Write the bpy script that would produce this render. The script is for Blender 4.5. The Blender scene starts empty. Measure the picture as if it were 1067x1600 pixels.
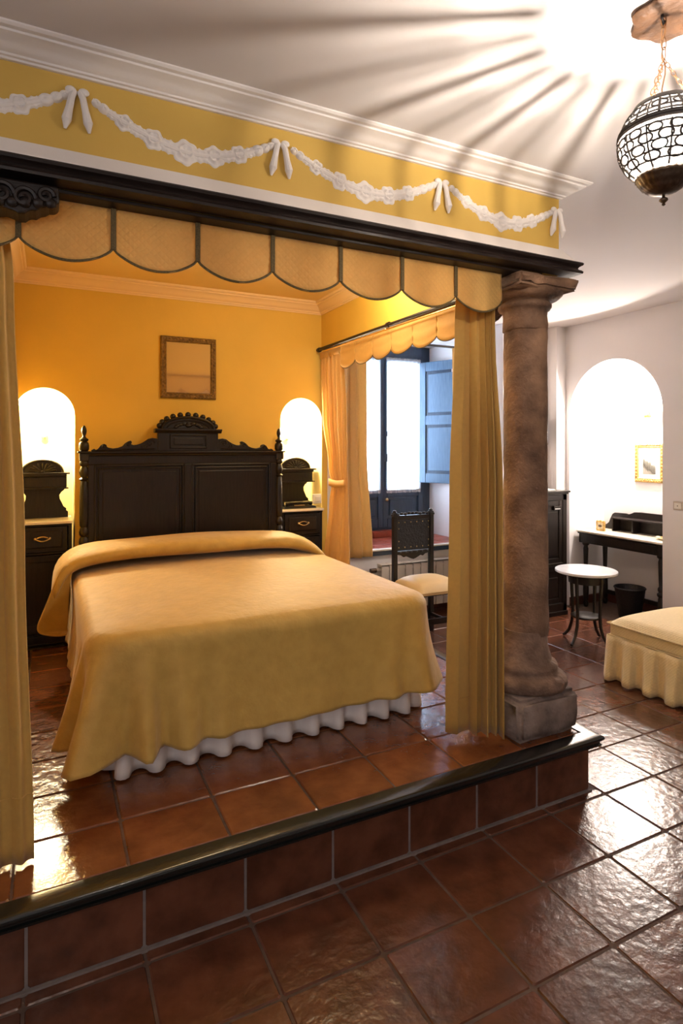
import bpy, bmesh, math, random
from mathutils import Vector, Matrix
random.seed(7)
C = bpy.context.scene
COL = C.collection
PI = math.pi
sin, cos = math.sin, math.cos

# ------------------------------------------------------------------ camera
cd = bpy.data.cameras.new('camera'); cam = bpy.data.objects.new('camera', cd); COL.objects.link(cam)
cam.location = (0, 0, 1.5); cam.rotation_euler = (PI/2, 0, -math.radians(26.3))
cd.sensor_width = 36; cd.lens = 928/1600*36; cd.shift_y = -100/1600; cd.clip_start = .02
C.camera = cam
# ------------------------------------------------------------------ view
C.view_settings.view_transform = 'Standard'; C.view_settings.look = 'None'
C.view_settings.gamma = 1; C.view_settings.use_curve_mapping = False
C.view_settings.exposure = 0.22
# ------------------------------------------------------------------ world: overcast daylight outside the window
w = bpy.data.worlds.new('world'); C.world = w; w.use_nodes = True
bg = w.node_tree.nodes['Background']; bg.inputs[0].default_value = (.62, .78, 1, 1); bg.inputs[1].default_value = 13.0

def light(name, kind, loc, power, color, size=.1, rot=(0, 0, 0), sy=None, spread=None):
    l = bpy.data.lights.new(name, kind); l.energy = power; l.color = color
    if kind == 'AREA':
        l.size = size
        if sy: l.shape = 'RECTANGLE'; l.size_y = sy
        if spread: l.spread = spread
    else: l.shadow_soft_size = size
    o = bpy.data.objects.new(name, l); o.location = loc; o.rotation_euler = rot; COL.objects.link(o); return o
WARM = (1, .80, .52); WHITE = (1, .87, .72)
# lamps inside the three niches, the lantern, and two added fill lights behind the viewer
light('niche_lamp_light', 'POINT', (-.018, 4.37, 1.66), 26, (1, .87, .62), .03)
light('niche_lamp_light', 'POINT', (1.715, 4.37, 1.66), 26, (1, .87, .62), .03)
light('desk_lamp_light', 'POINT', (4.74, 3.66, 1.84), 70, (1, .90, .80), .04)
light('alcove_lamp_light', 'POINT', (1.55, 2.9, 2.45), 15, (1, .87, .62), .12)
light('rear_cool_fill', 'AREA', (-2.0, -1.6, 1.7), 20, (.86, .89, 1), 1.2, (PI/2, 0, -math.radians(62)), 1.6)  # added cool fill towards the right of the room, no window here
light('rear_warm_fill', 'POINT', (-.3, -.7, 2.38), 13, (1, .90, .80), .15)  # added warm fill for ceiling and frieze, no fixture here

# ------------------------------------------------------------------ materials
def mat(name, col, rough=.5, metal=0, var=0, vscale=8, bump=0, bscale=60, spec=.5, detail=4, col2=None, coat=0, stretch=None, rnd=0, coords='Object', sheen=0, transl=0):
    m = bpy.data.materials.new(name); m.use_nodes = True
    nt = m.node_tree; N = nt.nodes; L = nt.links
    b = N['Principled BSDF']; b.inputs['Roughness'].default_value = rough; b.inputs['Metallic'].default_value = metal
    b.inputs['Specular IOR Level'].default_value = spec; b.inputs['Coat Weight'].default_value = coat
    b.inputs['Coat Roughness'].default_value = .15
    if sheen: b.inputs['Sheen Weight'].default_value = sheen; b.inputs['Sheen Roughness'].default_value = .5
    b.inputs['Base Color'].default_value = (*col, 1)
    tc = N.new('ShaderNodeTexCoord'); src = tc.outputs[coords]
    mp = N.new('ShaderNodeMapping'); L.new(src, mp.inputs[0]); src = mp.outputs[0]
    if stretch: mp.inputs['Scale'].default_value = stretch
    oi = None
    if rnd:
        oi = N.new('ShaderNodeObjectInfo')
        mul = N.new('ShaderNodeMath'); mul.operation = 'MULTIPLY'; mul.inputs[1].default_value = 37
        L.new(oi.outputs['Random'], mul.inputs[0]); L.new(mul.outputs[0], mp.inputs['Location'])
    if var or col2:
        n = N.new('ShaderNodeTexNoise'); n.inputs['Scale'].default_value = vscale; n.inputs['Detail'].default_value = detail
        L.new(src, n.inputs['Vector'])
        r = N.new('ShaderNodeValToRGB'); r.color_ramp.elements[0].position = .32; r.color_ramp.elements[1].position = .68
        c2 = col2 or tuple(min(1, c*(1+var)) for c in col); c1 = col if col2 else tuple(c*(1-var) for c in col)
        r.color_ramp.elements[0].color = (*c1, 1); r.color_ramp.elements[1].color = (*c2, 1)
        L.new(n.outputs['Fac'], r.inputs[0]); out = r.outputs[0]
        if rnd:
            hsv = N.new('ShaderNodeHueSaturation'); mr = N.new('ShaderNodeMapRange')
            mr.inputs[3].default_value = 1-rnd; mr.inputs[4].default_value = 1+rnd
            L.new(oi.outputs['Random'], mr.inputs[0]); L.new(mr.outputs[0], hsv.inputs['Value']); L.new(out, hsv.inputs['Color']); out = hsv.outputs[0]
        L.new(out, b.inputs['Base Color'])
    if bump:
        n2 = N.new('ShaderNodeTexNoise'); n2.inputs['Scale'].default_value = bscale; n2.inputs['Detail'].default_value = 3
        L.new(src, n2.inputs['Vector'])
        bp = N.new('ShaderNodeBump'); bp.inputs['Strength'].default_value = bump; bp.inputs['Distance'].default_value = .01
        L.new(n2.outputs['Fac'], bp.inputs['Height']); L.new(bp.outputs[0], b.inputs['Normal'])
    if transl:
        t = N.new('ShaderNodeBsdfTranslucent'); t.inputs[0].default_value = (*[min(1, c*1.25) for c in col], 1)
        mx = N.new('ShaderNodeMixShader'); mx.inputs[0].default_value = transl
        L.new(b.outputs[0], mx.inputs[1]); L.new(t.outputs[0], mx.inputs[2]); L.new(mx.outputs[0], N['Material Output'].inputs[0])
    return m
def emit(name, col, s):
    m = bpy.data.materials.new(name); m.use_nodes = True; nt = m.node_tree; nt.nodes.clear()
    e = nt.nodes.new('ShaderNodeEmission'); e.inputs[0].default_value = (*col, 1); e.inputs[1].default_value = s
    o = nt.nodes.new('ShaderNodeOutputMaterial'); nt.links.new(e.outputs[0], o.inputs[0]); return m
def veil(name, col, transp, transl, body=None):
    m = bpy.data.materials.new(name); m.use_nodes = True; nt = m.node_tree; nt.nodes.clear(); N = nt.nodes
    a = N.new('ShaderNodeBsdfTransparent'); a.inputs[0].default_value = (*col, 1)
    t = N.new('ShaderNodeBsdfTranslucent'); t.inputs[0].default_value = (*(body or col), 1)
    d = N.new('ShaderNodeBsdfDiffuse'); d.inputs[0].default_value = (*(body or col), 1)
    m1 = N.new('ShaderNodeMixShader'); m1.inputs[0].default_value = transl; nt.links.new(d.outputs[0], m1.inputs[1]); nt.links.new(t.outputs[0], m1.inputs[2])
    m2 = N.new('ShaderNodeMixShader'); m2.inputs[0].default_value = transp; nt.links.new(m1.outputs[0], m2.inputs[1]); nt.links.new(a.outputs[0], m2.inputs[2])
    o = N.new('ShaderNodeOutputMaterial'); nt.links.new(m2.outputs[0], o.inputs[0]); return m
def glassy(name, transp=.92):
    m = bpy.data.materials.new(name); m.use_nodes = True; nt = m.node_tree; nt.nodes.clear(); N = nt.nodes
    a = N.new('ShaderNodeBsdfTransparent'); g = N.new('ShaderNodeBsdfGlossy'); g.inputs['Roughness'].default_value = .03
    mx = N.new('ShaderNodeMixShader'); mx.inputs[0].default_value = 1-transp
    nt.links.new(a.outputs[0], mx.inputs[1]); nt.links.new(g.outputs[0], mx.inputs[2])
    o = N.new('ShaderNodeOutputMaterial'); nt.links.new(mx.outputs[0], o.inputs[0]); return m

M = {}
M['niche'] = mat('cream_niche_paint', (.86, .72, .38), .7)
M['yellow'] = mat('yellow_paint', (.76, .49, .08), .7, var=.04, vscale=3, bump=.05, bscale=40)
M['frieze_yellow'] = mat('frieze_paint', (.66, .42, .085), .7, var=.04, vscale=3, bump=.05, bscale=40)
M['white'] = mat('white_paint', (.80, .765, .76), .75, var=.015, vscale=2, bump=.05, bscale=30)
M['ceiling'] = mat('ceiling_paint', (.74, .69, .67), .85, bump=.04, bscale=30)
M['plaster'] = mat('white_plaster', (.84, .78, .73), .6, bump=.06, bscale=80)
M['tile'] = mat('terracotta_tile', (.072, .024, .012), .24, vscale=9, col2=(.15, .052, .026), bump=.30, bscale=26, rnd=.14, coat=.2)
M['platform_tile'] = mat('platform_terracotta', (.15, .043, .014), .22, vscale=9, col2=(.25, .082, .026), bump=.5, bscale=24, rnd=.10, coat=.5)
M['sill_tile'] = mat('red_sill_tile', (.32, .06, .03), .35, vscale=20, var=.2, rnd=.1)
M['grout'] = mat('grout', (.10, .060, .042), .85, var=.2, vscale=30)
M['riser_grout'] = mat('riser_grout', (.19, .15, .13), .85, var=.15, vscale=30)
M['darkwood'] = mat('dark_wood', (.007, .0045, .0035), .36, vscale=14, col2=(.017, .0105, .0075), stretch=(6, 6, .6), bump=.06, bscale=30, spec=.38)
M['beamwood'] = mat('dark_beam_wood', (.009, .0055, .0045), .42, vscale=14, col2=(.022, .013, .010), stretch=(.6, 6, 6), bump=.08, bscale=30, spec=.35)
M['blackpaint'] = mat('black_step_edge', (.008, .010, .009), .22, bump=.15, bscale=25, coat=.4)
M['chairwood'] = mat('chair_wood', (.009, .006, .006), .33, var=.2, spec=.45)
M['leather'] = mat('dark_leather', (.012, .012, .016), .5, var=.3, vscale=30, bump=.5, bscale=60)
M['brass'] = mat('aged_brass', (.55, .40, .20), .35, 1, var=.2, vscale=40)
M['brightbrass'] = mat('bright_brass', (.95, .68, .30), .22, 1)
M['latticemetal'] = mat('dark_lattice_metal', (.022, .015, .011), .6)
M['lampmetal'] = mat('antique_lamp_metal', (.13, .09, .06), .42, .85, var=.3, vscale=60)
M['chainmetal'] = mat('copper_chain', (.40, .22, .11), .4, .9)
M['stone'] = mat('column_stone', (.085, .043, .023), .82, vscale=7, col2=(.30, .168, .095), bump=.7, bscale=55, detail=9)
M['lowstone'] = mat('lower_stone', (.10, .056, .035), .85, vscale=9, col2=(.30, .185, .122), bump=.8, bscale=45, detail=9)
M['basestone'] = mat('base_stone', (.13, .09, .07), .85, vscale=9, col2=(.34, .25, .20), bump=.8, bscale=40, detail=9)
M['bedspread'] = mat('gold_damask', (.49, .305, .060), .62, vscale=17, col2=(.56, .355, .078), bump=.32, bscale=34, sheen=.3)
M['curtain'] = mat('gold_curtain', (.57, .345, .080), .75, var=.04, vscale=60, bump=.1, bscale=300, sheen=.2, transl=.15)
M['curtain_thin'] = mat('gold_lined_curtain', (.76, .53, .24), .75, var=.04, vscale=60, bump=.1, bscale=300, transl=.4)
M['valance'] = mat('valance_damask', (.74, .47, .14), .65, var=.05, vscale=30, bump=.12, bscale=200, sheen=.2, transl=.3)
M['side_valance'] = mat('orange_gold_valance', (.72, .46, .15), .7, var=.04, vscale=60, bump=.1, bscale=200, transl=.35)
M['braid'] = mat('olive_braid', (.125, .085, .030), .8, var=.3, vscale=200, bump=.4, bscale=400)
M['linen'] = mat('white_linen', (.93, .85, .79), .85, bump=.1, bscale=200)
M['marble'] = mat('white_marble', (.86, .86, .88), .15, vscale=6, col2=(.72, .74, .78), detail=8)
M['creammarble'] = mat('cream_marble', (.80, .72, .60), .2, vscale=6, col2=(.70, .62, .50), detail=8)
M['upholstery'] = mat('cream_gold_upholstery', (.67, .50, .24), .7, var=.04, vscale=50, bump=.1, bscale=200, sheen=.2)
M['seatcream'] = mat('cream_seat_fabric', (.74, .54, .27), .45, var=.03, bump=.05, bscale=60)
M['radiator'] = mat('radiator_enamel', (.66, .60, .53), .4)
M['bluewood'] = mat('blue_black_wood', (.018, .036, .068), .32, vscale=16, col2=(.030, .056, .10), stretch=(5, 5, .5), coat=.25)
M['shutter'] = mat('grey_blue_shutter', (.085, .16, .26), .35, vscale=16, col2=(.13, .22, .34), stretch=(5, 5, .5), coat=.2)
M['net'] = veil('net_curtain', (.97, .98, 1), .32, .75)
M['glass'] = glassy('window_glass')
M['pictureglass'] = glassy('picture_glass', .90)
M['lampglass'] = veil('frosted_lamp_glass', (1, .98, .95), .90, .85, (.13, .125, .12))
M['lampglass_low'] = veil('frosted_lower_glass', (.80, .76, .72), .42, .85, (.06, .057, .054))
M['amber'] = veil('amber_lamp_glass', (1, .78, .30), .45, .85)
M['bulb'] = emit('bulb_glow', (1, .88, .74), 60)
M['lantern_bulb'] = emit('lantern_bulb_glow', (1, .90, .80), 17000)
M['shade'] = emit('glowing_shade', (1, .90, .70), 60)
M['gilt'] = mat('gilt_frame', (.60, .38, .12), .4, .55, var=.35, vscale=50, bump=.6, bscale=90)
M['bronzeframe'] = mat('dark_gilt_frame', (.22, .125, .035), .45, .4, var=.4, vscale=70, bump=.6, bscale=120)
M['paper'] = mat('beige_print_paper', (.52, .31, .12), .6)
M['matboard'] = mat('cream_matboard', (.88, .84, .76), .8)
M['plastic'] = mat('cream_plastic', (.78, .74, .66), .35)
M['black'] = mat('black_plastic', (.01, .01, .012), .22, coat=.3)
M['wicker'] = mat('black_basket_weave', (.012, .010, .012), .55, bump=.6, bscale=90)
M['basewood'] = mat('red_brown_skirting', (.10, .028, .016), .35, var=.2, coat=.3)
M['rosewood'] = mat('carved_ceiling_wood', (.10, .045, .018), .6, var=.4, vscale=20, bump=.7, bscale=40)
M['notepaper'] = mat('printed_card', (.66, .55, .34), .6, var=.3, vscale=60)

# quilted diamond relief on upholstery and valance, woven pattern on the spread
def diamond(m, scale, strength, axes=(0, 2)):
    nt = m.node_tree; N = nt.nodes; L = nt.links; b = N['Principled BSDF']
    tc = N.new('ShaderNodeTexCoord'); sx = N.new('ShaderNodeSeparateXYZ'); L.new(tc.outputs['Object'], sx.inputs[0])
    outs = []
    for sg in (1, -1):
        a = N.new('ShaderNodeMath'); a.operation = 'MULTIPLY_ADD'; a.inputs[1].default_value = sg
        L.new(sx.outputs[axes[1]], a.inputs[0]); L.new(sx.outputs[axes[0]], a.inputs[2])
        s = N.new('ShaderNodeMath'); s.operation = 'MULTIPLY'; s.inputs[1].default_value = scale; L.new(a.outputs[0], s.inputs[0])
        t = N.new('ShaderNodeMath'); t.operation = 'SINE'; L.new(s.outputs[0], t.inputs[0])
        u = N.new('ShaderNodeMath'); u.operation = 'ABSOLUTE'; L.new(t.outputs[0], u.inputs[0]); outs.append(u)
    mn = N.new('ShaderNodeMath'); mn.operation = 'MINIMUM'; L.new(outs[0].outputs[0], mn.inputs[0]); L.new(outs[1].outputs[0], mn.inputs[1])
    bp = N.new('ShaderNodeBump'); bp.inputs['Strength'].default_value = strength; bp.inputs['Distance'].default_value = .004
    L.new(mn.outputs[0], bp.inputs['Height']); L.new(bp.outputs[0], b.inputs['Normal'])
diamond(M['valance'], 130, .5); diamond(M['upholstery'], 170, .35, (1, 2))

# ------------------------------------------------------------------ mesh helpers
def wmat(o):
    m = Matrix.Identity(4)
    while o is not None:
        m = o.matrix_basis @ m; o = o.parent
    return m
class MB:
    def __init__(s): s.v = []; s.f = []
    def add(s, vs, fs):
        k = len(s.v); s.v += [tuple(p) for p in vs]; s.f += [tuple(i+k for i in f) for f in fs]; return s
    def box(s, x0, y0, z0, x1, y1, z1):
        x0, x1 = min(x0, x1), max(x0, x1); y0, y1 = min(y0, y1), max(y0, y1); z0, z1 = min(z0, z1), max(z0, z1)
        return s.add([(x0, y0, z0), (x1, y0, z0), (x1, y1, z0), (x0, y1, z0), (x0, y0, z1), (x1, y0, z1), (x1, y1, z1), (x0, y1, z1)],
                     [(0, 3, 2, 1), (4, 5, 6, 7), (0, 1, 5, 4), (1, 2, 6, 5), (2, 3, 7, 6), (3, 0, 4, 7)])
    def lathe(s, cx, cy, prof, n=24, sq=None, flute=0, nf=0, cap=True):
        vs = []; fs = []; k = len(prof)
        for i in range(n):
            a = 2*PI*i/n
            for (r, z) in prof:
                rr = r*(1+flute*cos(nf*a)) if flute else r
                vs.append((cx+rr*cos(a), cy+rr*sin(a), z))
        for i in range(n):
            j = (i+1) % n
            for q in range(k-1): fs.append((i*k+q, j*k+q, j*k+q+1, i*k+q+1))
        if cap:
            fs.append(tuple(i*k for i in reversed(range(n)))); fs.append(tuple(i*k+k-1 for i in range(n)))
        return s.add(vs, fs)
    def tube(s, pts, rad, n=8, closed=False, cap=True):
        pts = [Vector(p) for p in pts]; m = len(pts); R = rad if isinstance(rad, (list, tuple)) else [rad]*m
        vs = []; fs = []; up = None
        for i, p in enumerate(pts):
            a = pts[(i-1) % m] if (closed or i > 0) else p; b = pts[(i+1) % m] if (closed or i < m-1) else p
            t = (b-a).normalized()
            if up is None:
                up = t.orthogonal().normalized()
            up = (up-t*up.dot(t))
            up = up.normalized() if up.length > 1e-6 else t.orthogonal().normalized()
            w_ = t.cross(up)
            for q in range(n):
                an = 2*PI*q/n; vs.append(p+(up*cos(an)+w_*sin(an))*R[i])
        for i in range(m if closed else m-1):
            j = (i+1) % m
            for q in range(n): fs.append((i*n+q, i*n+(q+1) % n, j*n+(q+1) % n, j*n+q))
        if cap and not closed:
            fs.append(tuple(reversed(range(n)))); fs.append(tuple((m-1)*n+q for q in range(n)))
        return s.add(vs, fs)
    def prism(s, poly, axis, a, b):
        # poly: 2D outline; axis 'x': (y,z), 'y': (x,z), 'z': (x,y); extruded from a to b
        def P(u, v, t): return {'x': (t, u, v), 'y': (u, t, v), 'z': (u, v, t)}[axis]
        n = len(poly); vs = [P(u, v, a) for u, v in poly]+[P(u, v, b) for u, v in poly]
        fs = [tuple(range(n)), tuple(reversed(range(n, 2*n)))]+[(i, i+n, (i+1) % n+n, (i+1) % n) for i in range(n)]
        return s.add(vs, fs)
    def sweep(s, path, prof, closed_prof=True):
        # profile (out, z) along a horizontal path, out = right of travel, mitred
        n = len(path); k = len(prof); vs = []
        for i, (x, y) in enumerate(path):
            def nrm(p, q):
                d = Vector((q[0]-p[0], q[1]-p[1])).normalized(); return Vector((d.y, -d.x))
            if i == 0: o = nrm(path[0], path[1])
            elif i == n-1: o = nrm(path[-2], path[-1])
            else:
                a = nrm(path[i-1], path[i]); b = nrm(path[i], path[i+1]); o = (a+b)/(1+a.dot(b))
            for (u, z) in prof: vs.append((x+o.x*u, y+o.y*u, z))
        fs = []
        for i in range(n-1):
            for q in range(k if closed_prof else k-1):
                r = (q+1) % k; fs.append((i*k+q, (i+1)*k+q, (i+1)*k+r, i*k+r))
        if closed_prof: fs.append(tuple(reversed(range(k)))); fs.append(tuple((n-1)*k+q for q in range(k)))
        return s.add(vs, fs)
    def grid(s, rows, closed=False):
        n = len(rows); m = len(rows[0]); vs = [p for r in rows for p in r]; fs = []
        for i in range(n-1):
            for j in range(m if closed else m-1):
                k = (j+1) % m; fs.append((i*m+j, i*m+k, (i+1)*m+k, (i+1)*m+j))
        return s.add(vs, fs)
    def ball(s, c, r, n=12, m=8, sc=(1, 1, 1)):
        rows = [[(c[0]+r*sc[0]*sin(PI*i/m)*cos(2*PI*j/n), c[1]+r*sc[1]*sin(PI*i/m)*sin(2*PI*j/n), c[2]+r*sc[2]*cos(PI*i/m)) for j in range(n)] for i in range(m+1)]
        return s.grid(rows, True)
    def build(s, name, m, parent=None, smooth=False, bevel=0, solid=0, sub=0, local=False, angle=35, loc=None):
        me = bpy.data.meshes.new(name); vs = s.v
        if parent is not None and not local:
            inv = wmat(parent).inverted(); vs = [inv @ Vector(p) for p in vs]
        if loc is not None: vs = [(p[0]-loc[0], p[1]-loc[1], p[2]-loc[2]) for p in vs]
        me.from_pydata([tuple(v) for v in vs], [], s.f); me.update()
        bm = bmesh.new(); bm.from_mesh(me); bmesh.ops.remove_doubles(bm, verts=bm.verts, dist=1e-6) if smooth else None
        bmesh.ops.recalc_face_normals(bm, faces=bm.faces); bm.to_mesh(me); bm.free()
        me.materials.append(m if not isinstance(m, str) else M[m])
        o = bpy.data.objects.new(name, me); COL.objects.link(o); o.parent = parent
        if loc is not None: o.location = loc
        if smooth:
            me.shade_smooth()
            me.set_sharp_from_angle(angle=math.radians(angle))
        if solid:
            md = o.modifiers.new('s', 'SOLIDIFY'); md.thickness = solid; md.offset = 0
        if bevel:
            md = o.modifiers.new('b', 'BEVEL'); md.width = bevel; md.segments = 2; md.limit_method = 'ANGLE'; md.angle_limit = math.radians(40)
        if sub:
            md = o.modifiers.new('u', 'SUBSURF'); md.levels = sub; md.render_levels = sub
        return o
def box(*a): return MB().box(*a)
def tag(o, label=None, cat=None, group=None, kind=None):
    for k, v in (('label', label), ('category', cat), ('group', group), ('kind', kind)):
        if v: o[k] = v
    return o
def thing(name, label, cat, loc=(0, 0, 0), rz=0, group=None):
    o = bpy.data.objects.new(name, None); COL.objects.link(o); o.location = loc; o.rotation_euler = (0, 0, rz); o.empty_display_size = .1
    return tag(o, label, cat, group)
def struct(name, mb, m, **k): return tag(mb.build(name, m, **k), kind='structure')
def arc(cx, cz, r, a0, a1, n): return [(cx+r*cos(math.radians(a0+(a1-a0)*i/n)), cz+r*sin(math.radians(a0+(a1-a0)*i/n))) for i in range(n+1)]
def dup(root, loc, rz=0, label=None):
    r = root.copy(); COL.objects.link(r); r.location = loc; r.rotation_euler = (0, 0, rz)
    if label: r['label'] = label
    for ch in list(root.children):
        c = ch.copy(); COL.objects.link(c); c.parent = r
        for g in ch.children:
            d = g.copy(); COL.objects.link(d); d.parent = c
    return r

# ================================================================== SETTING
CZ = 2.655; ZP = .248; YB = 4.15
XW = 4.45
fl = struct('floor', box(-2.2, -2.6, -.12, 5.0, 5.6, -.0035), 'grout')
struct('ceiling', box(-2.3, -2.7, CZ, 5.0, 5.7, CZ+.1), 'ceiling')
# tiles: shared meshes
def tile_mesh(name, sx, sy, th, m, bev=.004):
    # local: centre at origin, top at z=0
    a, b = sx/2, sy/2; rows = []
    r = .006
    def ring(ins, z):
        x, y = a-ins, b-ins
        return [(-x+r, -y, z), (x-r, -y, z), (x, -y+r, z), (x, y-r, z), (x-r, y, z), (-x+r, y, z), (-x, y-r, z), (-x, -y+r, z)]
    mb = MB(); v = ring(0, -th)+ring(0, -bev)+ring(bev, 0)
    f = [tuple(range(16, 24))]
    for k in (0, 8):
        for i in range(8): f.append((k+i, k+(i+1) % 8, k+8+(i+1) % 8, k+8+i))
    me = bpy.data.meshes.new(name); me.from_pydata(v, [], f); me.materials.append(M[m]); return me
def place_tile(me, x, y, z, parent, rot=(0, 0, 0), name='tile'):
    o = bpy.data.objects.new(name, me); COL.objects.link(o); o.parent = parent
    pl = parent.location; o.location = (x-pl.x, y-pl.y, z-pl.z); o.rotation_euler = rot; return o
jx = [.258+.318*k for k in range(-3, 15)]
jy = [1.8035-.2795*k for k in range(0, 7)][::-1]
jyB = [1.8035+.2825*k for k in range(0, 11)]
g = .007
me_full = tile_mesh('floor_tile', .318-g, .2795-g, .012, 'tile')
me_fullB = tile_mesh('floor_tile', .318-g, .2825-g, .012, 'tile')
me_strip = tile_mesh('floor_strip_tile', .318-g, .0485-g, .012, 'tile')
rr = lambda s: random.uniform(-s, s)
for i in range(len(jx)-1):
    xc = (jx[i]+jx[i+1])/2
    if xc > XW: continue
    for k in range(len(jy)-1):
        if jx[i+1] > .9*(jy[k])*1.9+1.2: continue
        place_tile(me_full, xc, (jy[k]+jy[k+1])/2, rr(.0008), fl, (rr(.004), rr(.004), 0))
    if xc < 2.16: place_tile(me_strip, xc, 1.8035+.0245, 0, fl)
    if xc > 2.16:
        for k in range(len(jyB)-1):
            if jyB[k+1] > 4.65: continue
            place_tile(me_fullB, xc, (jyB[k]+jyB[k+1])/2, rr(.0008), fl, (rr(.004), rr(.004), 0))

# raised platform of the bed alcove
pf = struct('platform', box(-1.2, 1.862, 0, 2.117, 4.6, ZP-.0045), 'grout')
MB().box(-1.2, 1.854, .0, 2.119, 1.8619, .19).box(2.1171, 1.87, 0, 2.125, 4.6, .19).build('riser_bed', 'riser_grout', pf)
pf['label'] = 'raised tiled step that carries the bed'
px_ = [.219+.3115*k for k in range(-4, 7)]; px_[-1] = 2.1
py_ = [1.876, 2.124, 2.390, 2.659, 2.929, 3.196, 3.465, 3.733, 4.0, 4.27]
pcache = {}
for i in range(len(px_)-1):
    for k in range(len(py_)-1):
        sx, sy = px_[i+1]-px_[i]-g, py_[k+1]-py_[k]-g; key = (round(sx, 3), round(sy, 3))
        if key not in pcache: pcache[key] = tile_mesh('platform_tile', sx, sy, .010, 'platform_tile')
        place_tile(pcache[key], (px_[i]+px_[i+1])/2, (py_[k]+py_[k+1])/2, ZP+rr(.0006), pf, (rr(.003), rr(.003), 0))
rj = [.2585+.3125*k for k in range(-4, 6)]+[2.127]
for i in range(len(rj)-1):
    sx = rj[i+1]-rj[i]-.0045
    me = tile_mesh('riser_tile', sx, .185, .010, 'tile')
    place_tile(me, (rj[i]+rj[i+1])/2, 1.852, .0975, pf, (PI/2, 0, 0), 'riser_tile')
ry = [1.852, 2.165, 2.478, 2.79, 3.103, 3.415, 3.73, 4.04]
me = tile_mesh('riser_tile', .3055, .185, .010, 'tile')
for k in range(len(ry)-1):
    o = place_tile(me, 2.127, (ry[k]+ry[k+1])/2, .0975, pf, (PI/2, 0, PI/2), 'riser_tile')
struct('trim_6', box(-1.2, 1.843, -.003, 2.134, 1.853, .006), 'riser_grout')
edge = [(-.024, .2487), (.034, .2487), (.041, .245), (.044, .238), (.043, .230), (.036, .224), (.030, .222), (.030, .215), (.036, .211), (.034, .203), (.022, .198), (.006, .195), (.006, .188), (-.024, .188)]
tag(MB().sweep([(-1.2, 1.852), (2.127, 1.852), (2.127, 4.6)], edge).build('trim_1', 'blackpaint', smooth=True, angle=50), 'glossy black moulded edge of the platform step', kind='structure')

# --- walls
def wall_niche_y(name, x0, x1, y, z0, z1, m, niches, th=.001, depth=.30):
    """wall in plane y facing -y with arched niches [(cx, r, zspring, zbottom)]"""
    mb = MB(); xs = x0; linings = []
    for (cx, r, zs, zb) in niches:
        mb.box(xs, y, z0, cx-r, y+th, z1)
        if zb > z0: mb.box(cx-r, y, z0, cx+r, y+th, zb)
        n = 28; pts = [(cx-r*cos(PI*i/n), zs+r*sin(PI*i/n)) for i in range(n+1)]
        for i in range(n):
            (xa, za), (xb, zb_) = pts[i], pts[i+1]
            mb.add([(xa, y, za), (xb, y, zb_), (xb, y, z1), (xa, y, z1), (xa, y+th, za), (xb, y+th, zb_), (xb, y+th, z1), (xa, y+th, z1)],
                   [(0, 1, 2, 3), (7, 6, 5, 4), (0, 4, 5, 1)])
        # recess lining
        out = [(cx-r, zb)]+pts+[(cx+r, zb)]; lin = MB()
        for i in range(len(out)-1):
            (xa, za), (xb, zb2) = out[i], out[i+1]
            lin.add([(xa, y+.001, za), (xb, y+.001, zb2), (xb, y+depth, zb2), (xa, y+depth, za)], [(0, 1, 2, 3)])
        lin.add([(p[0], y+depth, p[1]) for p in out], [tuple(range(len(out)))]); lin.add([(cx-r, y, zb+.001), (cx+r, y, zb+.001), (cx+r, y+depth, zb+.001), (cx-r, y+depth, zb+.001)], [(0, 1, 2, 3)]); linings.append(lin)
        xs = cx+r
    mb.box(xs, y, z0, x1, y+th, z1)
    wl_ = mb.build(name, m)
    for l in linings: l.build('niche_lining', 'niche', wl_)
    return wl_
tag(wall_niche_y('wall_back', -.5, 1.93, YB, 0, 2.70, 'yellow', [(-.018, .172, 1.705, ZP), (1.715, .168, 1.708, ZP)], depth=.34), 'yellow wall with two arched niches behind the bed', kind='structure')
struct('wall_left', box(-.36, 2.07, 0, -.2, YB, 2.70), 'yellow')
struct('wall_pier', box(-.50, 1.93, 0, -.2, 2.07, 2.262), 'yellow')
# upper walls over the beam
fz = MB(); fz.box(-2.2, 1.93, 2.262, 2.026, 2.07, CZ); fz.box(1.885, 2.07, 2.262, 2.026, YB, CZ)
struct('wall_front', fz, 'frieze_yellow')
struct('wall_front_left', box(-2.2, 1.93, 0, -.50, 2.07, 2.262), 'white')
iw = box(-.2, 2.0701, 2.28, 1.884, 2.075, 2.60).box(1.879, 2.075, 2.2625, 1.8845, YB, 2.60)
struct('wall_inner', iw, 'yellow')
struct('ceiling_alcove', box(-.4, 2.07, 2.60, 1.90, YB+.1, 2.64), mat('alcove_ceiling', (.80, .58, .25), .8))
# cornices
corn = [(0, 2.548+.055), (.012, 2.603), (.014, 2.611), (.022, 2.613), (.026, 2.619), (.040, 2.632), (.066, 2.640), (.082, 2.641), (.084, 2.648), (.098, 2.650), (.100, CZ), (0, CZ)]
def cornice(z0, z1, out):
    pr = [(0, 0), (.10, 0), (.12, .10), (.20, .12), (.22, .22), (.30, .26), (.42, .42), (.60, .62), (.78, .70), (.80, .80), (.93, .82), (1, .92), (1, 1), (0, 1)]
    return [(u*out, z0+v*(z1-z0)) for u, v in pr]
tag(MB().sweep([(-2.2, 1.93), (2.026, 1.93), (2.026, 4.6)], cornice(2.598, CZ, .1)).build('trim_2', 'plaster', smooth=True, angle=30), 'white plaster cornice above the yellow frieze', kind='structure')
tag(MB().sweep([(-.2, 2.075), (-.2, YB), (1.879, YB), (1.879, 2.075)], cornice(2.515, 2.60, .085)).build('trim_3', mat('cream_cornice', (.86, .62, .34), .6), smooth=True, angle=30), 'cream plaster cornice inside the bed alcove', kind='structure')
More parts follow.
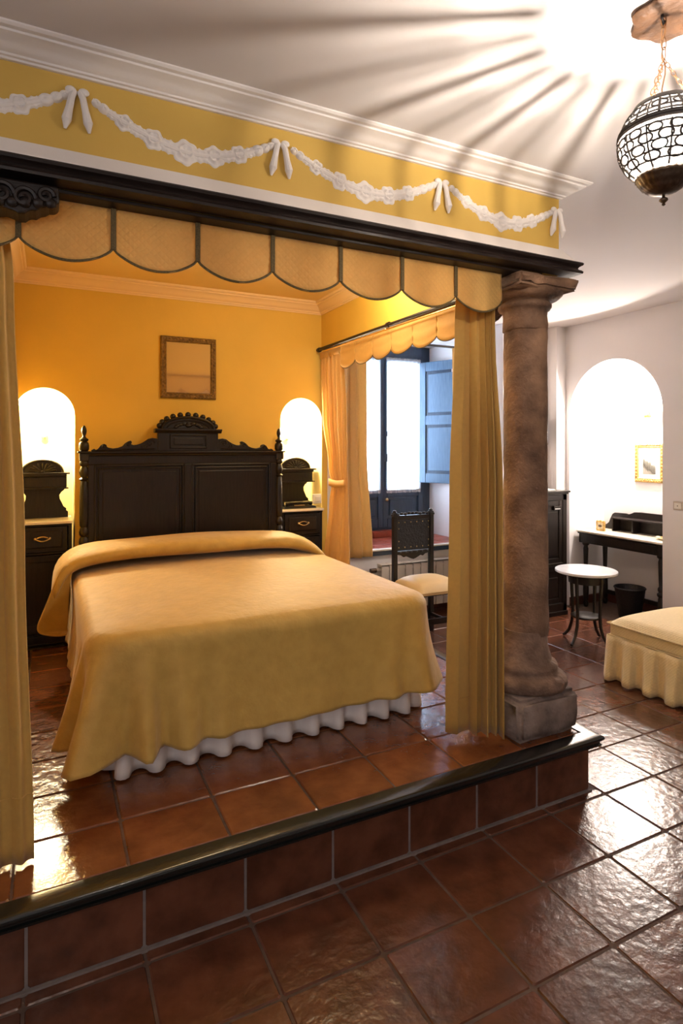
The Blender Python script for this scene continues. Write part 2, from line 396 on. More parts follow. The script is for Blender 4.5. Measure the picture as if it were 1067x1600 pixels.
# ledge and dark beam moulding
tag(MB().sweep([(-2.2, 1.93), (2.026, 1.93), (2.026, 4.6)], [(0, 2.378), (.012, 2.374), (.018, 2.362), (.048, 2.322), (.060, 2.318), (.062, 2.311), (0, 2.311)]).build('trim_4', 'plaster', smooth=True, angle=30), 'white sloping ledge under the frieze', kind='structure')
bm_ = thing('beam', 'long dark wooden beam with moulded edge over the bed opening', 'beam', (1, 1.93, 2.262))
MB().sweep([(-2.2, 1.93), (2.026, 1.93), (2.026, 4.6)], [(0, 2.3105), (.070, 2.3105), (.074, 2.305), (.071, 2.298), (.060, 2.292), (.056, 2.286), (.058, 2.281), (.066, 2.277), (.072, 2.270), (.070, 2.262), (0, 2.262)]).build('moulding', 'beamwood', bm_, smooth=True, angle=30)
MB().box(-.2, 1.93, 2.250, 1.93, 2.055, 2.2619).build('soffit_board', 'beamwood', bm_, bevel=.003)
MB().box(1.886, 2.12, 2.250, 2.02, 4.14, 2.2619).build('soffit_board', 'beamwood', bm_, bevel=.003)

# main room shell
struct('wall_room_left', box(-2.3, -2.6, 0, -2.2, 2.07, CZ), 'white')
struct('wall_room_behind', box(-2.3, -2.7, 0, 4.6, -2.6, CZ), 'white')
# window wall y=4.6 with deep recess x 2.45..3.64, z .6..2.56
ww = MB()
ww.box(1.93, 4.6, 0, 2.42, 5.35, CZ); ww.box(3.64, 4.6, 0, 3.9, 5.35, CZ)
ww.box(2.42, 4.6, 0, 3.64, 5.35, .592); ww.box(2.42, 4.6, 2.56, 3.64, 5.35, CZ)
struct('wall_window', ww, 'white')
struct('wall_side_end', box(1.93, YB, 0, 2.0, 4.6, CZ), 'white')
st = MB(); st.box(3.78, 4.27, 0, 4.34, 4.6, CZ); st.box(4.33, 4.15, 0, 5.0, 4.5, CZ)
struct('wall_step', st, 'white')
# niche wall plane x = XW, arch centre y 3.63 r .475, floor-level niche, back x 4.9
nm = MB(); cy, r, zs, xb = 3.63, .478, 1.805, 4.92
nm.add([(XW, -2.6, 0), (XW, cy-r, 0), (XW, cy-r, CZ), (XW, -2.6, CZ)], [(0, 1, 2, 3)]); nm.add([(XW, cy+r, 0), (XW, 4.151, 0), (XW, 4.151, CZ), (XW, cy+r, CZ)], [(0, 1, 2, 3)])
n = 36; pts = [(cy-r*cos(PI*i/n), zs+r*sin(PI*i/n)) for i in range(n+1)]
for i in range(n):
    (ya, za), (yb, zb) = pts[i], pts[i+1]
    nm.add([(XW, ya, za), (XW, yb, zb), (XW, yb, CZ), (XW, ya, CZ)], [(0, 1, 2, 3)])
out = [(cy-r, 0)]+pts+[(cy+r, 0)]
for i in range(len(out)-1):
    (ya, za), (yb, zb) = out[i], out[i+1]
    nm.add([(XW, ya, za), (XW, yb, zb), (xb, yb, zb), (xb, ya, za)], [(0, 1, 2, 3)])
nm.add([(xb, p[0], p[1]) for p in out], [tuple(range(len(out)))])
nm.box(xb+.001, cy-r-.1, 0, xb+.08, cy+r+.1, CZ)
tag(nm.build('wall_right', 'white'), 'white wall with the tall arched desk niche', kind='structure')
bb = MB(); bb.sweep([(XW, cy-r), (XW, -2.6)], [(0, 0), (.012, 0), (.012, .075), (.008, .08), (0, .08)])
bb.sweep([(2.0, 4.6), (3.78, 4.6), (3.78, 4.27), (4.33, 4.27)], [(0, 0), (.012, 0), (.012, .075), (.008, .08), (0, .08)])
struct('baseboard_right', bb, 'basewood')
struct('baseboard_niche', MB().sweep([(XW, cy+r), (xb, cy+r), (xb, cy-r), (XW, cy-r)], [(0, 0), (.012, 0), (.012, .075), (.008, .08), (0, .08)]), 'basewood')

# ================================================================== WINDOW
win = thing('window_1', None, None, (3.06, 5.25, .6)); win['kind'] = 'structure'; win['label'] = 'deep set dark blue window doors with white net curtains'
fx0, fx1, fy = 2.42, 3.64, 5.25
fr = MB(); fr.box(fx0, fy, .66, fx0+.10, fy+.08, 2.56); fr.box(fx1-.10, fy, .66, fx1, fy+.08, 2.56)
fr.box(fx0+.1005, fy+.0005, 2.44, fx1-.1005, fy+.08, 2.56); fr.box(fx0+.1005, fy+.0005, .66, fx1-.1005, fy+.08, .69)
fr.build('window_frame', 'bluewood', win, bevel=.004)
def leaf(x0, x1, knobx):
    lf = MB(); y0, y1 = fy-.02, fy+.03
    lf.box(x0, y0, .69, x0+.055, y1, 2.44); lf.box(x1-.055, y0, .69, x1, y1, 2.44)
    lf.box(x0+.0555, y0+.0005, 2.38, x1-.0555, y1, 2.44); lf.box(x0+.0555, y0+.0005, 1.0, x1-.0555, y1, 1.07); lf.box(x0+.0555, y0+.0005, .69, x1-.0555, y1, .78)
    lf.box(x0+.05, y0+.018, .77, x1-.05, y1-.01, 1.01)
    lf.box(x0+.085, y0+.006, .81, x1-.085, y0+.02, .97)
    l = lf.build('casement', 'bluewood', win, bevel=.004)
    MB().box(x0+.05, fy+.004, 1.06, x1-.05, fy+.008, 2.39).build('pane', 'glass', l)
    # net curtain with wavy folds
    rows = []
    for z in [1.075, 1.2, 1.5, 1.8, 2.1, 2.35, 2.405]:
        rows.append([(x0+.035+(x1-x0-.07)*i/40, fy-.032+.004*sin(i*1.35+z), z) for i in range(41)])
    nc = MB().grid(rows).build('net_curtain', 'net', win, smooth=True)
    fg = MB()
    for i in range(46):
        x = x0+.037+(x1-x0-.074)*i/45
        for (za, zb) in ((1.076, 1.04), (2.404, 2.425)):
            fg.add([(x-.0022, fy-.031, za), (x+.0022, fy-.031, za), (x+.0018+rr(.002), fy-.032, zb+rr(.004)), (x-.0018, fy-.032, zb)], [(0, 1, 2, 3)])
    tag(fg.build('fringe', 'linen', nc), kind='stuff')
    return l
leaf(fx0+.10, 3.055, 0); l2 = leaf(3.055, fx1-.10, 1)
MB().ball((3.088, fy-.045, .975), .017).tube([(3.088, fy-.02, .975), (3.088, fy-.045, .975)], .007).build('knob', 'brass', l2, smooth=True)
MB().tube([(3.085, fy-.03, 1.06), (3.085, fy-.03, 2.40)], .007).box(3.07, fy-.035, 1.36, 3.10, fy-.02, 1.44).box(3.07, fy-.035, 1.62, 3.10, fy-.02, 1.67).build('latch_bar', 'bluewood', win, smooth=True)
# shutter, hinged at right of frame, standing open against the reveal
sh = thing('shutter', 'grey blue two panel wooden shutter standing open beside the window', 'shutter', (3.505, 5.225, 1.14), math.radians(-69))
S = MB(); L_, H_ = .52, 1.25
S.box(0, -.016, 0, .075, .016, H_); S.box(L_-.075, -.016, 0, L_, .016, H_)
for z in (0, .60, 1.155): S.box(.0755, -.0155, z, L_-.0755, .0155, z+.095)
S.build('frame', 'shutter', sh, bevel=.004, local=True)
for z0, z1 in ((.095, .60), (.695, 1.155)):
    p = MB().box(.07, -.003, z0-.003, L_-.07, .003, z1+.003).build('panel', 'bluewood', sh, local=True)
    MB().prism([(.105, z0+.03), (L_-.105, z0+.03), (L_-.105, z1-.03), (.105, z1-.03)], 'y', -.013, .013).build('raised_field', 'shutter', p, bevel=.007, local=True)
for z in (.15, 1.08): MB().tube([(-.006, 0, z), (-.006, 0, z+.07)], .008).build('hinge', 'bluewood', sh, smooth=True, local=True)
# sill
sill = thing('window_sill', 'red tiled window sill with pale front edge and dark board', 'window sill', (3.03, 4.6, .592))
for i in range(5):
    x0 = 2.42+.244*i
    for k in range(3):
        MB().box(x0+.003, 4.60+.19*k, .5925, x0+.241, 4.785+.19*k, .600).build('tile', 'sill_tile', sill, bevel=.003)
    MB().box(x0+.003, 5.17, .6005, x0+.241, 5.185, .66).build('upstand_tile', 'sill_tile', sill, bevel=.003)
MB().box(2.30, 4.552, .588, 3.78, 4.605, .604).build('nosing', 'plastic', sill, bevel=.005)
MB().box(2.32, 4.570, .545, 3.76, 4.5995, .588).build('apron_board', 'bluewood', sill, bevel=.003)
struct('trim_5', box(2.42, 5.185, .592, 3.64, 5.25, .665), 'sill_tile')

# radiator
rd = thing('radiator', 'cream sectional radiator on the wall under the window', 'radiator', (3.0, 4.5, .06))
for i in range(13):
    x = 2.60+.082*i
    s_ = MB(); s_.box(x+.003, 4.478, .075, x+.079, 4.484, .478)
    s_.box(x+.020, 4.484, .09, x+.062, 4.555, .47); s_.box(x+.003, 4.555, .085, x+.079, 4.560, .47)
    s_.box(x+.003, 4.478, .462, x+.079, 4.56, .480)
    s_.build('section', 'radiator', rd, bevel=.004)
MB().tube([(2.56, 4.52, .43), (3.68, 4.52, .43)], .016).tube([(2.58, 4.52, .12), (3.68, 4.52, .12)], .016).build('pipe', 'radiator', rd, smooth=True)
MB().tube([(2.515, 4.52, .43), (2.57, 4.52, .43)], .020, 12).build('valve', 'lampmetal', rd, smooth=True)
for bx_ in (2.7, 3.5): MB().box(bx_, 4.50, .02, bx_+.02, 4.598, .10).build('bracket', 'black', rd)

# ================================================================== COLUMN
CXc, CYc = 1.965, 2.07
colm = thing('stone_column', 'weathered brown stone column at the corner of the bed platform', 'column', (CXc, CYc, ZP))
from mathutils import noise as NZ
def rough_obj(o, amp, sc, cuts=0):
    bm = bmesh.new(); bm.from_mesh(o.data)
    if cuts: bmesh.ops.subdivide_edges(bm, edges=bm.edges, cuts=cuts, use_grid_fill=True)
    bm.normal_update()
    for v in bm.verts:
        d = NZ.fractal(Vector(v.co)*sc+Vector((o.location.x*3.1+7, 2, 5)), 1, 2, 4)
        v.co += v.normal*d*amp
    bm.to_mesh(o.data); bm.free(); o.data.shade_smooth()
def rsq(cx, cy, h, z0, z1, worn=.02):
    # worn square block
    mb = MB(); mb.box(cx-h, cy-h, z0, cx+h, cy+h, z1); return mb
pl = rsq(1.945, 2.073, .176, ZP, .430).build('plinth', 'basestone', colm)
bm = bmesh.new(); bm.from_mesh(pl.data); bmesh.ops.bevel(bm, geom=bm.edges[:], offset=.022, segments=3, affect='EDGES'); bm.to_mesh(pl.data); bm.free()
rough_obj(pl, .010, 9, 4)
base = [(.150, .425), (.180, .432), (.190, .452), (.183, .475), (.168, .487), (.160, .492), (.146, .500), (.143, .510), (.147, .522), (.140, .534), (.122, .545), (.112, .57), (.104, .61), (.100, .68)]
o = MB().lathe(CXc-.008, CYc, base, 48).build('base', 'lowstone', colm, smooth=True, angle=60); rough_obj(o, .004, 14)
zz = [.66+i*(2.035-.66)/40 for i in range(41)]
o = MB().lathe(CXc, CYc, [(.1005-.0045*(z-.66)/1.4, z) for z in zz], 48).build('shaft', 'stone', colm, smooth=True, angle=60); rough_obj(o, .0035, 9)
cap = [(.094, 2.03), (.099, 2.035), (.099, 2.06), (.097, 2.10), (.100, 2.122), (.112, 2.128), (.118, 2.138), (.117, 2.150), (.107, 2.158), (.110, 2.162), (.128, 2.166), (.150, 2.175), (.164, 2.188), (.168, 2.20), (.150, 2.21)]
o = MB().lathe(CXc-.004, CYc, cap, 48).build('capital', 'stone', colm, smooth=True, angle=60); rough_obj(o, .004, 14)
ab = rsq(1.948, 2.070, .168, 2.196, 2.2495).build('abacus', 'stone', colm)
bm = bmesh.new(); bm.from_mesh(ab.data); bmesh.ops.bevel(bm, geom=bm.edges[:], offset=.010, segments=2, affect='EDGES'); bm.to_mesh(ab.data); bm.free()
rough_obj(ab, .016, 13, 6)
# keep its top under the beam
for v in ab.data.vertices:
    if v.co.z+ZP > 2.2498: v.co.z = 2.2498-ZP

# wooden corbel at left and small bracket behind the column
def corbel(name, label, prof, axis, a, b, loc):
    t = thing(name, label, 'corbel', loc)
    MB().prism(prof, axis, a, b).build('block', 'beamwood', t, bevel=.006)
    return t
cb = thing('corbel', 'dark carved wooden corbel under the left end of the beam', 'corbel', (-.2, 1.95, 2.25))
prof = [(-.199, 2.2495), (.028, 2.2495), (.030, 2.205), (.020, 2.194), (.004, 2.192), (-.006, 2.184), (-.018, 2.180), (-.030, 2.170), (-.045, 2.170), (-.058, 2.158), (-.075, 2.156), (-.088, 2.162), (-.105, 2.166), (-.150, 2.160), (-.199, 2.150)]
MB().prism(prof, 'y', 1.885, 1.970).build('block', 'beamwood', cb, bevel=.006)
for k, (x, z, r_) in enumerate([(-.06, 2.200, .030), (-.005, 2.215, .022), (-.115, 2.205, .032), (-.165, 2.20, .026)]):
    pts = []
    for i in range(26):
        a = i*.38; q = r_*(1-i/30); pts.append((x+q*cos(a), 1.880, z+q*sin(a)))
    MB().tube(pts, .007, 6).build('scroll', 'beamwood', cb, smooth=True)
lv = MB()
for i in range(7): lv.ball((-.185+.032*i, 1.883, 2.172+.004*i), .016, 8, 6, (1, .7, 1))
lv.build('leaf_carving', 'beamwood', cb, smooth=True)
cb2 = thing('corbel', 'small brown wooden bracket behind the column capital', 'corbel', (1.96, 2.3, 2.25))
MB().prism([(2.242, 2.2495), (2.60, 2.2495), (2.60, 2.18), (2.54, 2.15), (2.50, 2.10), (2.42, 2.085), (2.36, 2.12), (2.30, 2.135), (2.242, 2.17)], 'x', 1.90, 2.01).build('block', 'rosewood', cb2, bevel=.006)

# ================================================================== FESTOONS on the frieze
YF = 1.93
def relief(fn, nr, na, name, m='plaster'):
    rows = []
    for i in range(nr+1):
        t = i/nr; rows.append([fn(t, 2*PI*j/na) for j in range(na)])
    me = MB().grid(rows, True).build(name, m, smooth=True, angle=60); me_ = me.data
    bpy.data.objects.remove(me); return me_
# local frame: x right, z up, -y out of the wall, unit size
def flower_fn(t, a):
    lob = 1+.075*cos(6*a)*t
    r_ = t*lob; h = .40*(1-t**6)*(.72+.28*cos(t*13)) + (.10*cos(6*a)*t*(1-t)*2)
    return (r_*cos(a), -max(h, 0), r_*sin(a))
def leaf_fn(t, a):
    x = t*cos(a)*1.25*(1+.06*cos(14*a)); z = t*sin(a)*.70*(1+.12*cos(12*a))
    h = .36*(1-t**4)*(.8+.2*cos(7*a)*(t))*(.85+.15*cos(t*9))
    return (x, -max(h, 0), z)
def bud_fn(t, a):
    return (t*cos(a)*1.05, -.5*math.sqrt(max(0, 1-t*t))*(1+.12*cos(3*a)), t*sin(a)*.85)
me_flower = relief(flower_fn, 10, 36, 'flower'); me_leaf = relief(leaf_fn, 10, 36, 'leaf'); me_bud = relief(bud_fn, 6, 14, 'bud')
def festoon(x0, z0, xl, zl, x1, z1, tail, label, skip=0):
    t = thing('festoon', label, 'plaster garland', (xl, YF, zl), group=None)
    def P(u):
        # asymmetric sagging curve through low point
        x = x0+(x1-x0)*u; k = (x-xl)/((x0-xl) if x < xl else (x1-xl)); zt = z0 if x < xl else z1
        return x, zl+(zt-zl)*abs(k)**1.75
    us = [.02, .055, .10, .155, .225, .305, .39, .475, .555, .635, .71, .78, .84, .89, .935, .97]
    kinds = 'bblflflflflflbbb'
    for i, u in enumerate(us):
        x, z = P(u); xa, za = P(min(1, u+.02)); xb_, zb = P(max(0, u-.02))
        env = math.sin(PI*min(max(u, 0), 1))**.7
        s = .012+.0225*env
        k = kinds[i]; me = {'b': me_bud, 'l': me_leaf, 'f': me_flower}[k]
        if k == 'f': s *= 1.08
        if i in (7,): s *= 1.12
        o = bpy.data.objects.new({'b': 'bud', 'l': 'leaf', 'f': 'flower'}[k], me); COL.objects.link(o); o.parent = t
        o.location = (x-xl, .001, z-zl); o.scale = (s, .032, s); o.rotation_euler = (0, -math.atan2(za-zb, xa-xb_)+(0 if k != 'f' else rr(.5)), 0)
    st_ = MB(); pts = [(P(i/30)[0], YF-.003, P(i/30)[1]) for i in range(31)]
    st_.tube(pts, .008, 8); st_.build('stem', 'plaster', t, smooth=True)
    if tail:
        for sx in (-1, 1):
            xb2 = x1+.012*sx+.016; zt = z1+.004
            pts = [(xb2-.004*sx, YF-.006, zt), (xb2+.003*sx, YF-.014, zt-.02), (xb2+.010*sx, YF-.013, zt-.055), (xb2+.017*sx, YF-.014, zt-.09), (xb2+.021*sx, YF-.006, zt-.115)]
            tl = MB().tube(pts, [.009, .010, .0105, .014, .004], 10)
            tl.build('ribbon_tail', 'plaster', t, smooth=True)
            lp = MB().ball((xb2+.006*sx, YF-.008, zt+.002), .014, 12, 8, (1.1, .7, .8)); lp.build('ribbon_loop', 'plaster', t, smooth=True)
festoon(-.55, 2.54, -.23, 2.448, .062, 2.55, 1, 'white plaster garland at the far left of the yellow frieze')
festoon(.12, 2.542, .42, 2.446, .700, 2.542, 1, 'white plaster garland of roses, left of centre on the frieze')
festoon(.758, 2.540, 1.08, 2.444, 1.375, 2.542, 1, 'white plaster garland of roses, right of centre on the frieze')
festoon(1.432, 2.540, 1.72, 2.444, 1.990, 2.540, 1, 'white plaster garland nearest the column end of the frieze')

# ================================================================== VALANCE of the bed opening
val = thing('bed_valance', 'scalloped gold damask valance with olive braid under the beam', 'valance', (.8, 1.99, 2.25))
peaks = [-.34, -.078, .184, .447, .710, .977, 1.246, 1.505, 1.752]
for i in range(len(peaks)-1):
    xa, xb_ = peaks[i], peaks[i+1]; wd = xb_-xa; zt, zp_, dr = 2.2495, 2.123, .058; n = 24
    if i == 7: zp_ = 2.128
    rows = []
    for k in range(9):
        v = k/8; row = []
        for j in range(n+1):
            u = j/n; zb = zp_-dr*(math.sin(PI*u)**.72)
            row.append((xa+wd*u, 1.990-.010*sin(PI*u)*v-.004*sin(u*9+v*6+i)*v, zt+(zb-zt)*v))
        rows.append(row)
    p = MB().grid(rows).build('scallop', 'valance', val, smooth=True, solid=.003)
    eb = [(xa+wd*j/n, 1.988-.010*sin(PI*j/n), zp_-dr*(math.sin(PI*j/n)**.72)+.003) for j in range(n+1)]
    MB().tube(eb, .0042, 6).build('edge_braid', 'braid', p, smooth=True)
    if i > 0:
        MB().box(xa-.008, 1.979, zp_-.004, xa+.008, 1.9855, zt).build('braid_strip', 'braid', val, bevel=.002)

# ================================================================== CURTAINS
def curtain_rows(rows_def, nfold, npts=120, nz=40, warp=1.0, seed=0, harm=.35):
    """rows_def: [(z,(x0,y0),(x1,y1),amp)] top to bottom"""
    rows = []; zt, zb = rows_def[0][0], rows_def[-1][0]
    for k in range(nz+1):
        z = zt+(zb-zt)*k/nz
        for i in range(len(rows_def)-1):
            if rows_def[i][0] >= z-1e-9 >= rows_def[i+1][0]-2e-9: break
        A, B = rows_def[i], rows_def[i+1]; f = (A[0]-z)/(A[0]-B[0]) if A[0] != B[0] else 0
        f = f*f*(3-2*f)
        lp = lambda a, b: a+(b-a)*f
        p0 = Vector((lp(A[1][0], B[1][0]), lp(A[1][1], B[1][1]))); p1 = Vector((lp(A[2][0], B[2][0]), lp(A[2][1], B[2][1]))); am = lp(A[3], B[3])
        d = p1-p0; nr = Vector((d.y, -d.x)).normalized(); row = []
        for j in range(npts+1):
            s = j/npts; sw = s**warp
            off = am*(sin(2*PI*nfold*sw+seed)+harm*sin(2*PI*nfold*1.73*sw+seed*2+1.3+z*.5)+.25*sin(2*PI*nfold*.5*sw+z*1.2))
            along = .25*am*sin(4*PI*nfold*sw+seed)
            p = p0+d*(s)+nr*off+d.normalized()*along
            row.append((p.x, p.y, z))
        rows.append(row)
    return rows
# front right
cr = thing('curtain', 'gold bed curtain hanging beside the stone column', 'curtain', (1.66, 2.04, ZP))
R = curtain_rows([(2.245, (1.585, 2.085), (1.755, 2.045), .010), (2.05, (1.575, 2.09), (1.755, 2.04), .011), (1.3, (1.56, 2.11), (1.752, 1.99), .025), (.275, (1.548, 2.12), (1.742, 1.965), .028)], 4.3, 170, 40, 2.1, .6, .12)
R[-1] = [(x, y, z-.004*sin(i*.08)) for i, (x, y, z) in enumerate(R[-1])]
c_ = MB().grid(R).build('cloth', 'curtain', cr, smooth=True, solid=.003, angle=180)
hem = [(x-.0, y-.0035, z) for (x, y, z) in R[-4]]
MB().tube(hem[::2], .0016, 4).build('hem_seam', 'curtain', cr, smooth=True)
# front left (mostly outside the frame)
cl = thing('curtain', 'gold bed curtain at the left edge of the photo', 'curtain', (-.2, 2.0, ZP))
R = curtain_rows([(2.235, (-.42, 2.035), (-.115, 2.035), .010), (2.0, (-.42, 2.03), (-.095, 2.03), .012), (1.2, (-.43, 2.03), (-.066, 2.03), .014), (.258, (-.44, 2.02), (-.040, 2.02), .008)], 6.5, 150, 40, 1.0, 2.0)
for row in R:
    row[:] = [(x, y, z) for (x, y, z) in row if x > -.192]
mn = min(len(r_) for r_ in R); R = [r_[len(r_)-mn:] for r_ in R]
MB().grid(R).build('cloth', 'curtain', cl, smooth=True, solid=.003, angle=180)
MB().tube([(x, y-.003, z) for (x, y, z) in R[-5]][::2], .0016, 4).build('hem_seam', 'curtain', cl, smooth=True)
# side curtain with tieback (plane x about 1.87)
ct = thing('curtain', 'pale gold curtain tied back beside the right nightstand', 'curtain', (1.85, 3.9, ZP))
R = curtain_rows([(2.215, (1.858, 4.09), (1.858, 3.735), .009), (2.10, (1.856, 4.09), (1.852, 3.70), .012), (1.75, (1.855, 4.05), (1.855, 3.67), .016), (1.35, (1.86, 3.95), (1.86, 3.67), .016), (1.24, (1.862, 3.91), (1.862, 3.665), .013), (1.1, (1.86, 3.94), (1.86, 3.655), .015), (.7, (1.855, 4.01), (1.855, 3.63), .018), (.29, (1.85, 4.03), (1.85, 3.60), .02)], 6, 150, 60, 1.0, .4)
MB().grid(R).build('cloth', 'curtain_thin', ct, smooth=True, solid=.003, angle=180)
R = [[(1.835+.001*sin(j*.9)+(.012 if j in (0, 25) else 0), 3.935-.0106*j, 1.255+dz-.012*sin(j/25*PI)) for j in range(26)] for dz in (-.026, 0, .026)]
tb = MB().grid(R).build('tieback', 'curtain_thin', ct, smooth=True, solid=.003)
MB().grid([[(1.848+.002*sin(i*1.3)+.003*(k % 2), 4.10-.0145*i, 2.220-.05*k) for i in range(26)] for k in range(2)]).build('heading_tape', 'curtain_thin', ct, smooth=True, solid=.006)
# window curtains
def wcurt(x0, x1, label, hemx):
    t = thing('window_curtain', label, 'curtain', ((x0+x1)/2, 4.46, .5))
    R = curtain_rows([(2.42, (x0, 4.46), (x1, 4.46), .016), (1.5, (x0, 4.455), (x1, 4.455), .020), (.57, (x0-.0, 4.45), (x1+hemx, 4.45), .022)], 3.3, 90, 30, 1.0, .8)
    MB().grid(R).build('cloth', 'curtain_thin', t, smooth=True, solid=.003, angle=180)
    R2 = [[(x, y+.035, z-.012) for (x, y, z) in row] for row in R]
wcurt(2.13, 2.44, 'pale gold window curtain left of the blue window', .055)
wcurt(3.335, 3.66, 'pale gold window curtain right of the blue window', -.02)
wr = thing('window_curtain_rod', 'dark rod carrying the two window curtains', 'curtain rod', (2.9, 4.46, 2.43))
MB().tube([(2.08, 4.46, 2.43), (3.72, 4.46, 2.43)], .011).box(2.1, 4.46, 2.425, 2.115, 4.60, 2.437).box(3.69, 4.46, 2.425, 3.705, 4.60, 2.437).build('rod', 'beamwood', wr, smooth=True)
# side rod, brass rod and scalloped side valance
rod = thing('curtain_rod', 'dark wooden curtain rod along the right side of the bed alcove', 'curtain rod', (1.84, 3.2, 2.25))
MB().tube([(1.838, 4.13, 2.243), (1.838, 2.16, 2.236)], .0125, 12).build('pole', 'beamwood', rod, smooth=True)
for y in (4.10, 3.08, 2.25):
    b_ = MB(); b_.tube([(1.838, y-.012, 2.241), (1.838, y+.012, 2.241)], .018, 12); b_.tube([(1.838, y, 2.243), (1.878, y, 2.262)], .007, 6); b_.build('bracket', 'beamwood', rod, smooth=True)
br = thing('valance_rod', 'thin bright brass rod over the side valance', 'curtain rod', (1.83, 3.1, 2.21))
MB().tube([(1.818, 3.98, 2.212), (1.818, 2.16, 2.205)], .005, 8).build('rod', 'brightbrass', br, smooth=True)
MB().ball((1.818, 3.08, 2.212), .009).build('connector', 'brightbrass', br, smooth=True)
sv = thing('side_valance', 'small scalloped orange gold valance over the window side opening', 'valance', (1.84, 3.1, 2.2))
# peaks measured at x=1.84
ysP = [3.70, 3.515, 3.28, 3.053, 2.817, 2.584, 2.35, 2.16]
ysP = [3.735, 3.515, 3.28, 3.053, 2.817, 2.584, 2.35, 2.17]
for i in range(len(ysP)-1):
    ya, yb = ysP[i], ysP[i+1]; rows = []
    for k in range(9):
        v = k/8; row = []
        for j in range(21):
            u = j/20; zb = 2.089-.042*(math.sin(PI*u)**.65); 
            if i == 0 and u < .3: zb = 2.089-.042*(math.sin(PI*max(u, .02))**.5)
            zt = 2.226
            row.append((1.840-.010*sin(PI*u)*v-.003*sin(v*16+i), ya+(yb-ya)*u, zt+(zb-zt)*v))
        rows.append(row)
    p = MB().grid(rows).build('scallop', 'side_valance', sv, smooth=True, solid=.003)
    MB().tube([(x-.001, y, z) for (x, y, z) in rows[-1]], .0028, 5).build('piping', 'braid', p, smooth=True)

# ================================================================== BED
bed = thing('headboard', 'tall carved dark wood headboard with arched crest and turned posts', 'headboard', (.849, 4.08, ZP))
YH = 4.06
MB().box(.225, YH, .30, 1.475, YH+.03, 1.455).build('back_panel', 'darkwood', bed)
f_ = MB()
for (x0, x1) in ((.225, .262), (.822, .872), (1.432, 1.475)): f_.box(x0, YH-.018, .35, x1, YH+.01, 1.3945)
f_.box(.225, YH-.018, 1.395, 1.475, YH+.01, 1.452)
f_.build('frame', 'darkwood', bed, bevel=.004)
for (x0, x1) in ((.262, .822), (.872, 1.432)):
    mo = MB(); zt = 1.395
    for k, (ins, w_, h_) in enumerate(((0, .014, .022), (.022, .008, .010))):
        y0 = YH-.006-h_*.5
        mo.box(x0+ins, y0, .4, x0+ins+w_, YH+.002, zt-ins); mo.box(x1-ins-w_, y0, .4, x1-ins, YH+.002, zt-ins); mo.box(x0+ins, y0, zt-ins-w_, x1-ins, YH+.002, zt-ins)
    mo.build('panel_moulding', 'darkwood', bed, bevel=.004)
MB().box(x0+.05, YH-.004, .4, x1-.05, YH+.002, 1.345).box(.312, YH-.004, .4, .772, YH+.002, 1.345).build('raised_panels', 'darkwood', bed, bevel=.003)
MB().prism([(YH-.030, 1.452), (YH-.034, 1.462), (YH-.045, 1.468), (YH-.045, 1.478), (YH+.03, 1.478), (YH+.03, 1.452)], 'x', .19, 1.51).build('top_rail', 'darkwood', bed, bevel=.002)
post = [(.026, .248), (.028, .80), (.030, .86), (.018, .872), (.026, .885), (.031, .91), (.026, .935), (.017, .945), (.027, .955), (.030, .975), (.024, .995), (.018, 1.005), (.024, 1.01), (.027, 1.05), (.026, 1.20), (.022, 1.285), (.018, 1.292), (.030, 1.305), (.018, 1.315), (.026, 1.335), (.030, 1.352), (.022, 1.375), (.017, 1.385), (.027, 1.395), (.027, 1.41), (.022, 1.42)]
for x in (.203, 1.497):
    p = MB().lathe(x, YH-.008, post, 20).build('post', 'darkwood', bed, smooth=True, angle=50)
    q = MB(); q.box(x-.028, YH-.036, 1.418, x+.028, YH+.02, 1.468); q.box(x-.038, YH-.046, 1.468, x+.038, YH+.03, 1.480)
    q.build('post_block', 'darkwood', p, bevel=.004)
    MB().lathe(x, YH-.008, [(.022, 1.48), (.030, 1.492), (.031, 1.515), (.027, 1.532), (.018, 1.540), (.026, 1.548), (.026, 1.556), (.012, 1.566), (.008, 1.575), (.013, 1.590), (.016, 1.605), (.014, 1.622), (.008, 1.636), (.002, 1.642)], 18).build('finial', 'darkwood', p, smooth=True, angle=50)
# carved wings
wingp = [(.245, 1.478), (.245, 1.486), (.262, 1.496), (.272, 1.487), (.285, 1.495), (.300, 1.517), (.318, 1.527), (.334, 1.520), (.336, 1.508), (.345, 1.503), (.372, 1.497), (.405, 1.502), (.430, 1.512), (.446, 1.530), (.464, 1.542), (.481, 1.548), (.488, 1.538), (.482, 1.525), (.496, 1.519), (.520, 1.521), (.545, 1.530), (.570, 1.545), (.590, 1.560), (.615, 1.566), (.642, 1.562), (.655, 1.555), (.655, 1.478)]
for sgn in (1, -1):
    poly = [((x if sgn == 1 else 1.699-x), z) for x, z in wingp]
    wg = MB().prism(poly, 'y', YH-.016, YH+.018).build('carved_wing', 'darkwood', bed, bevel=.003)
    sc = MB()
    def X(x): return x if sgn == 1 else 1.699-x
    for (cx_, cz_, r0, tn) in ((.605, 1.532, .026, 1), (.463, 1.520, .016, 1), (.318, 1.507, .014, 1), (.56, 1.515, .018, -1)):
        sc.tube([(X(cx_+r0*(1-i/22)*cos(i*.42)), YH-.018, cz_+r0*(1-i/22)*sin(i*.42)*tn) for i in range(20)], .0042, 6)
    sc.tube([(X(.63), YH-.018, 1.495), (X(.56), YH-.018, 1.492), (X(.48), YH-.018, 1.492), (X(.40), YH-.018, 1.488), (X(.27), YH-.018, 1.484)], .0045, 6)
    sc.build('scroll_relief', 'darkwood', wg, smooth=True)
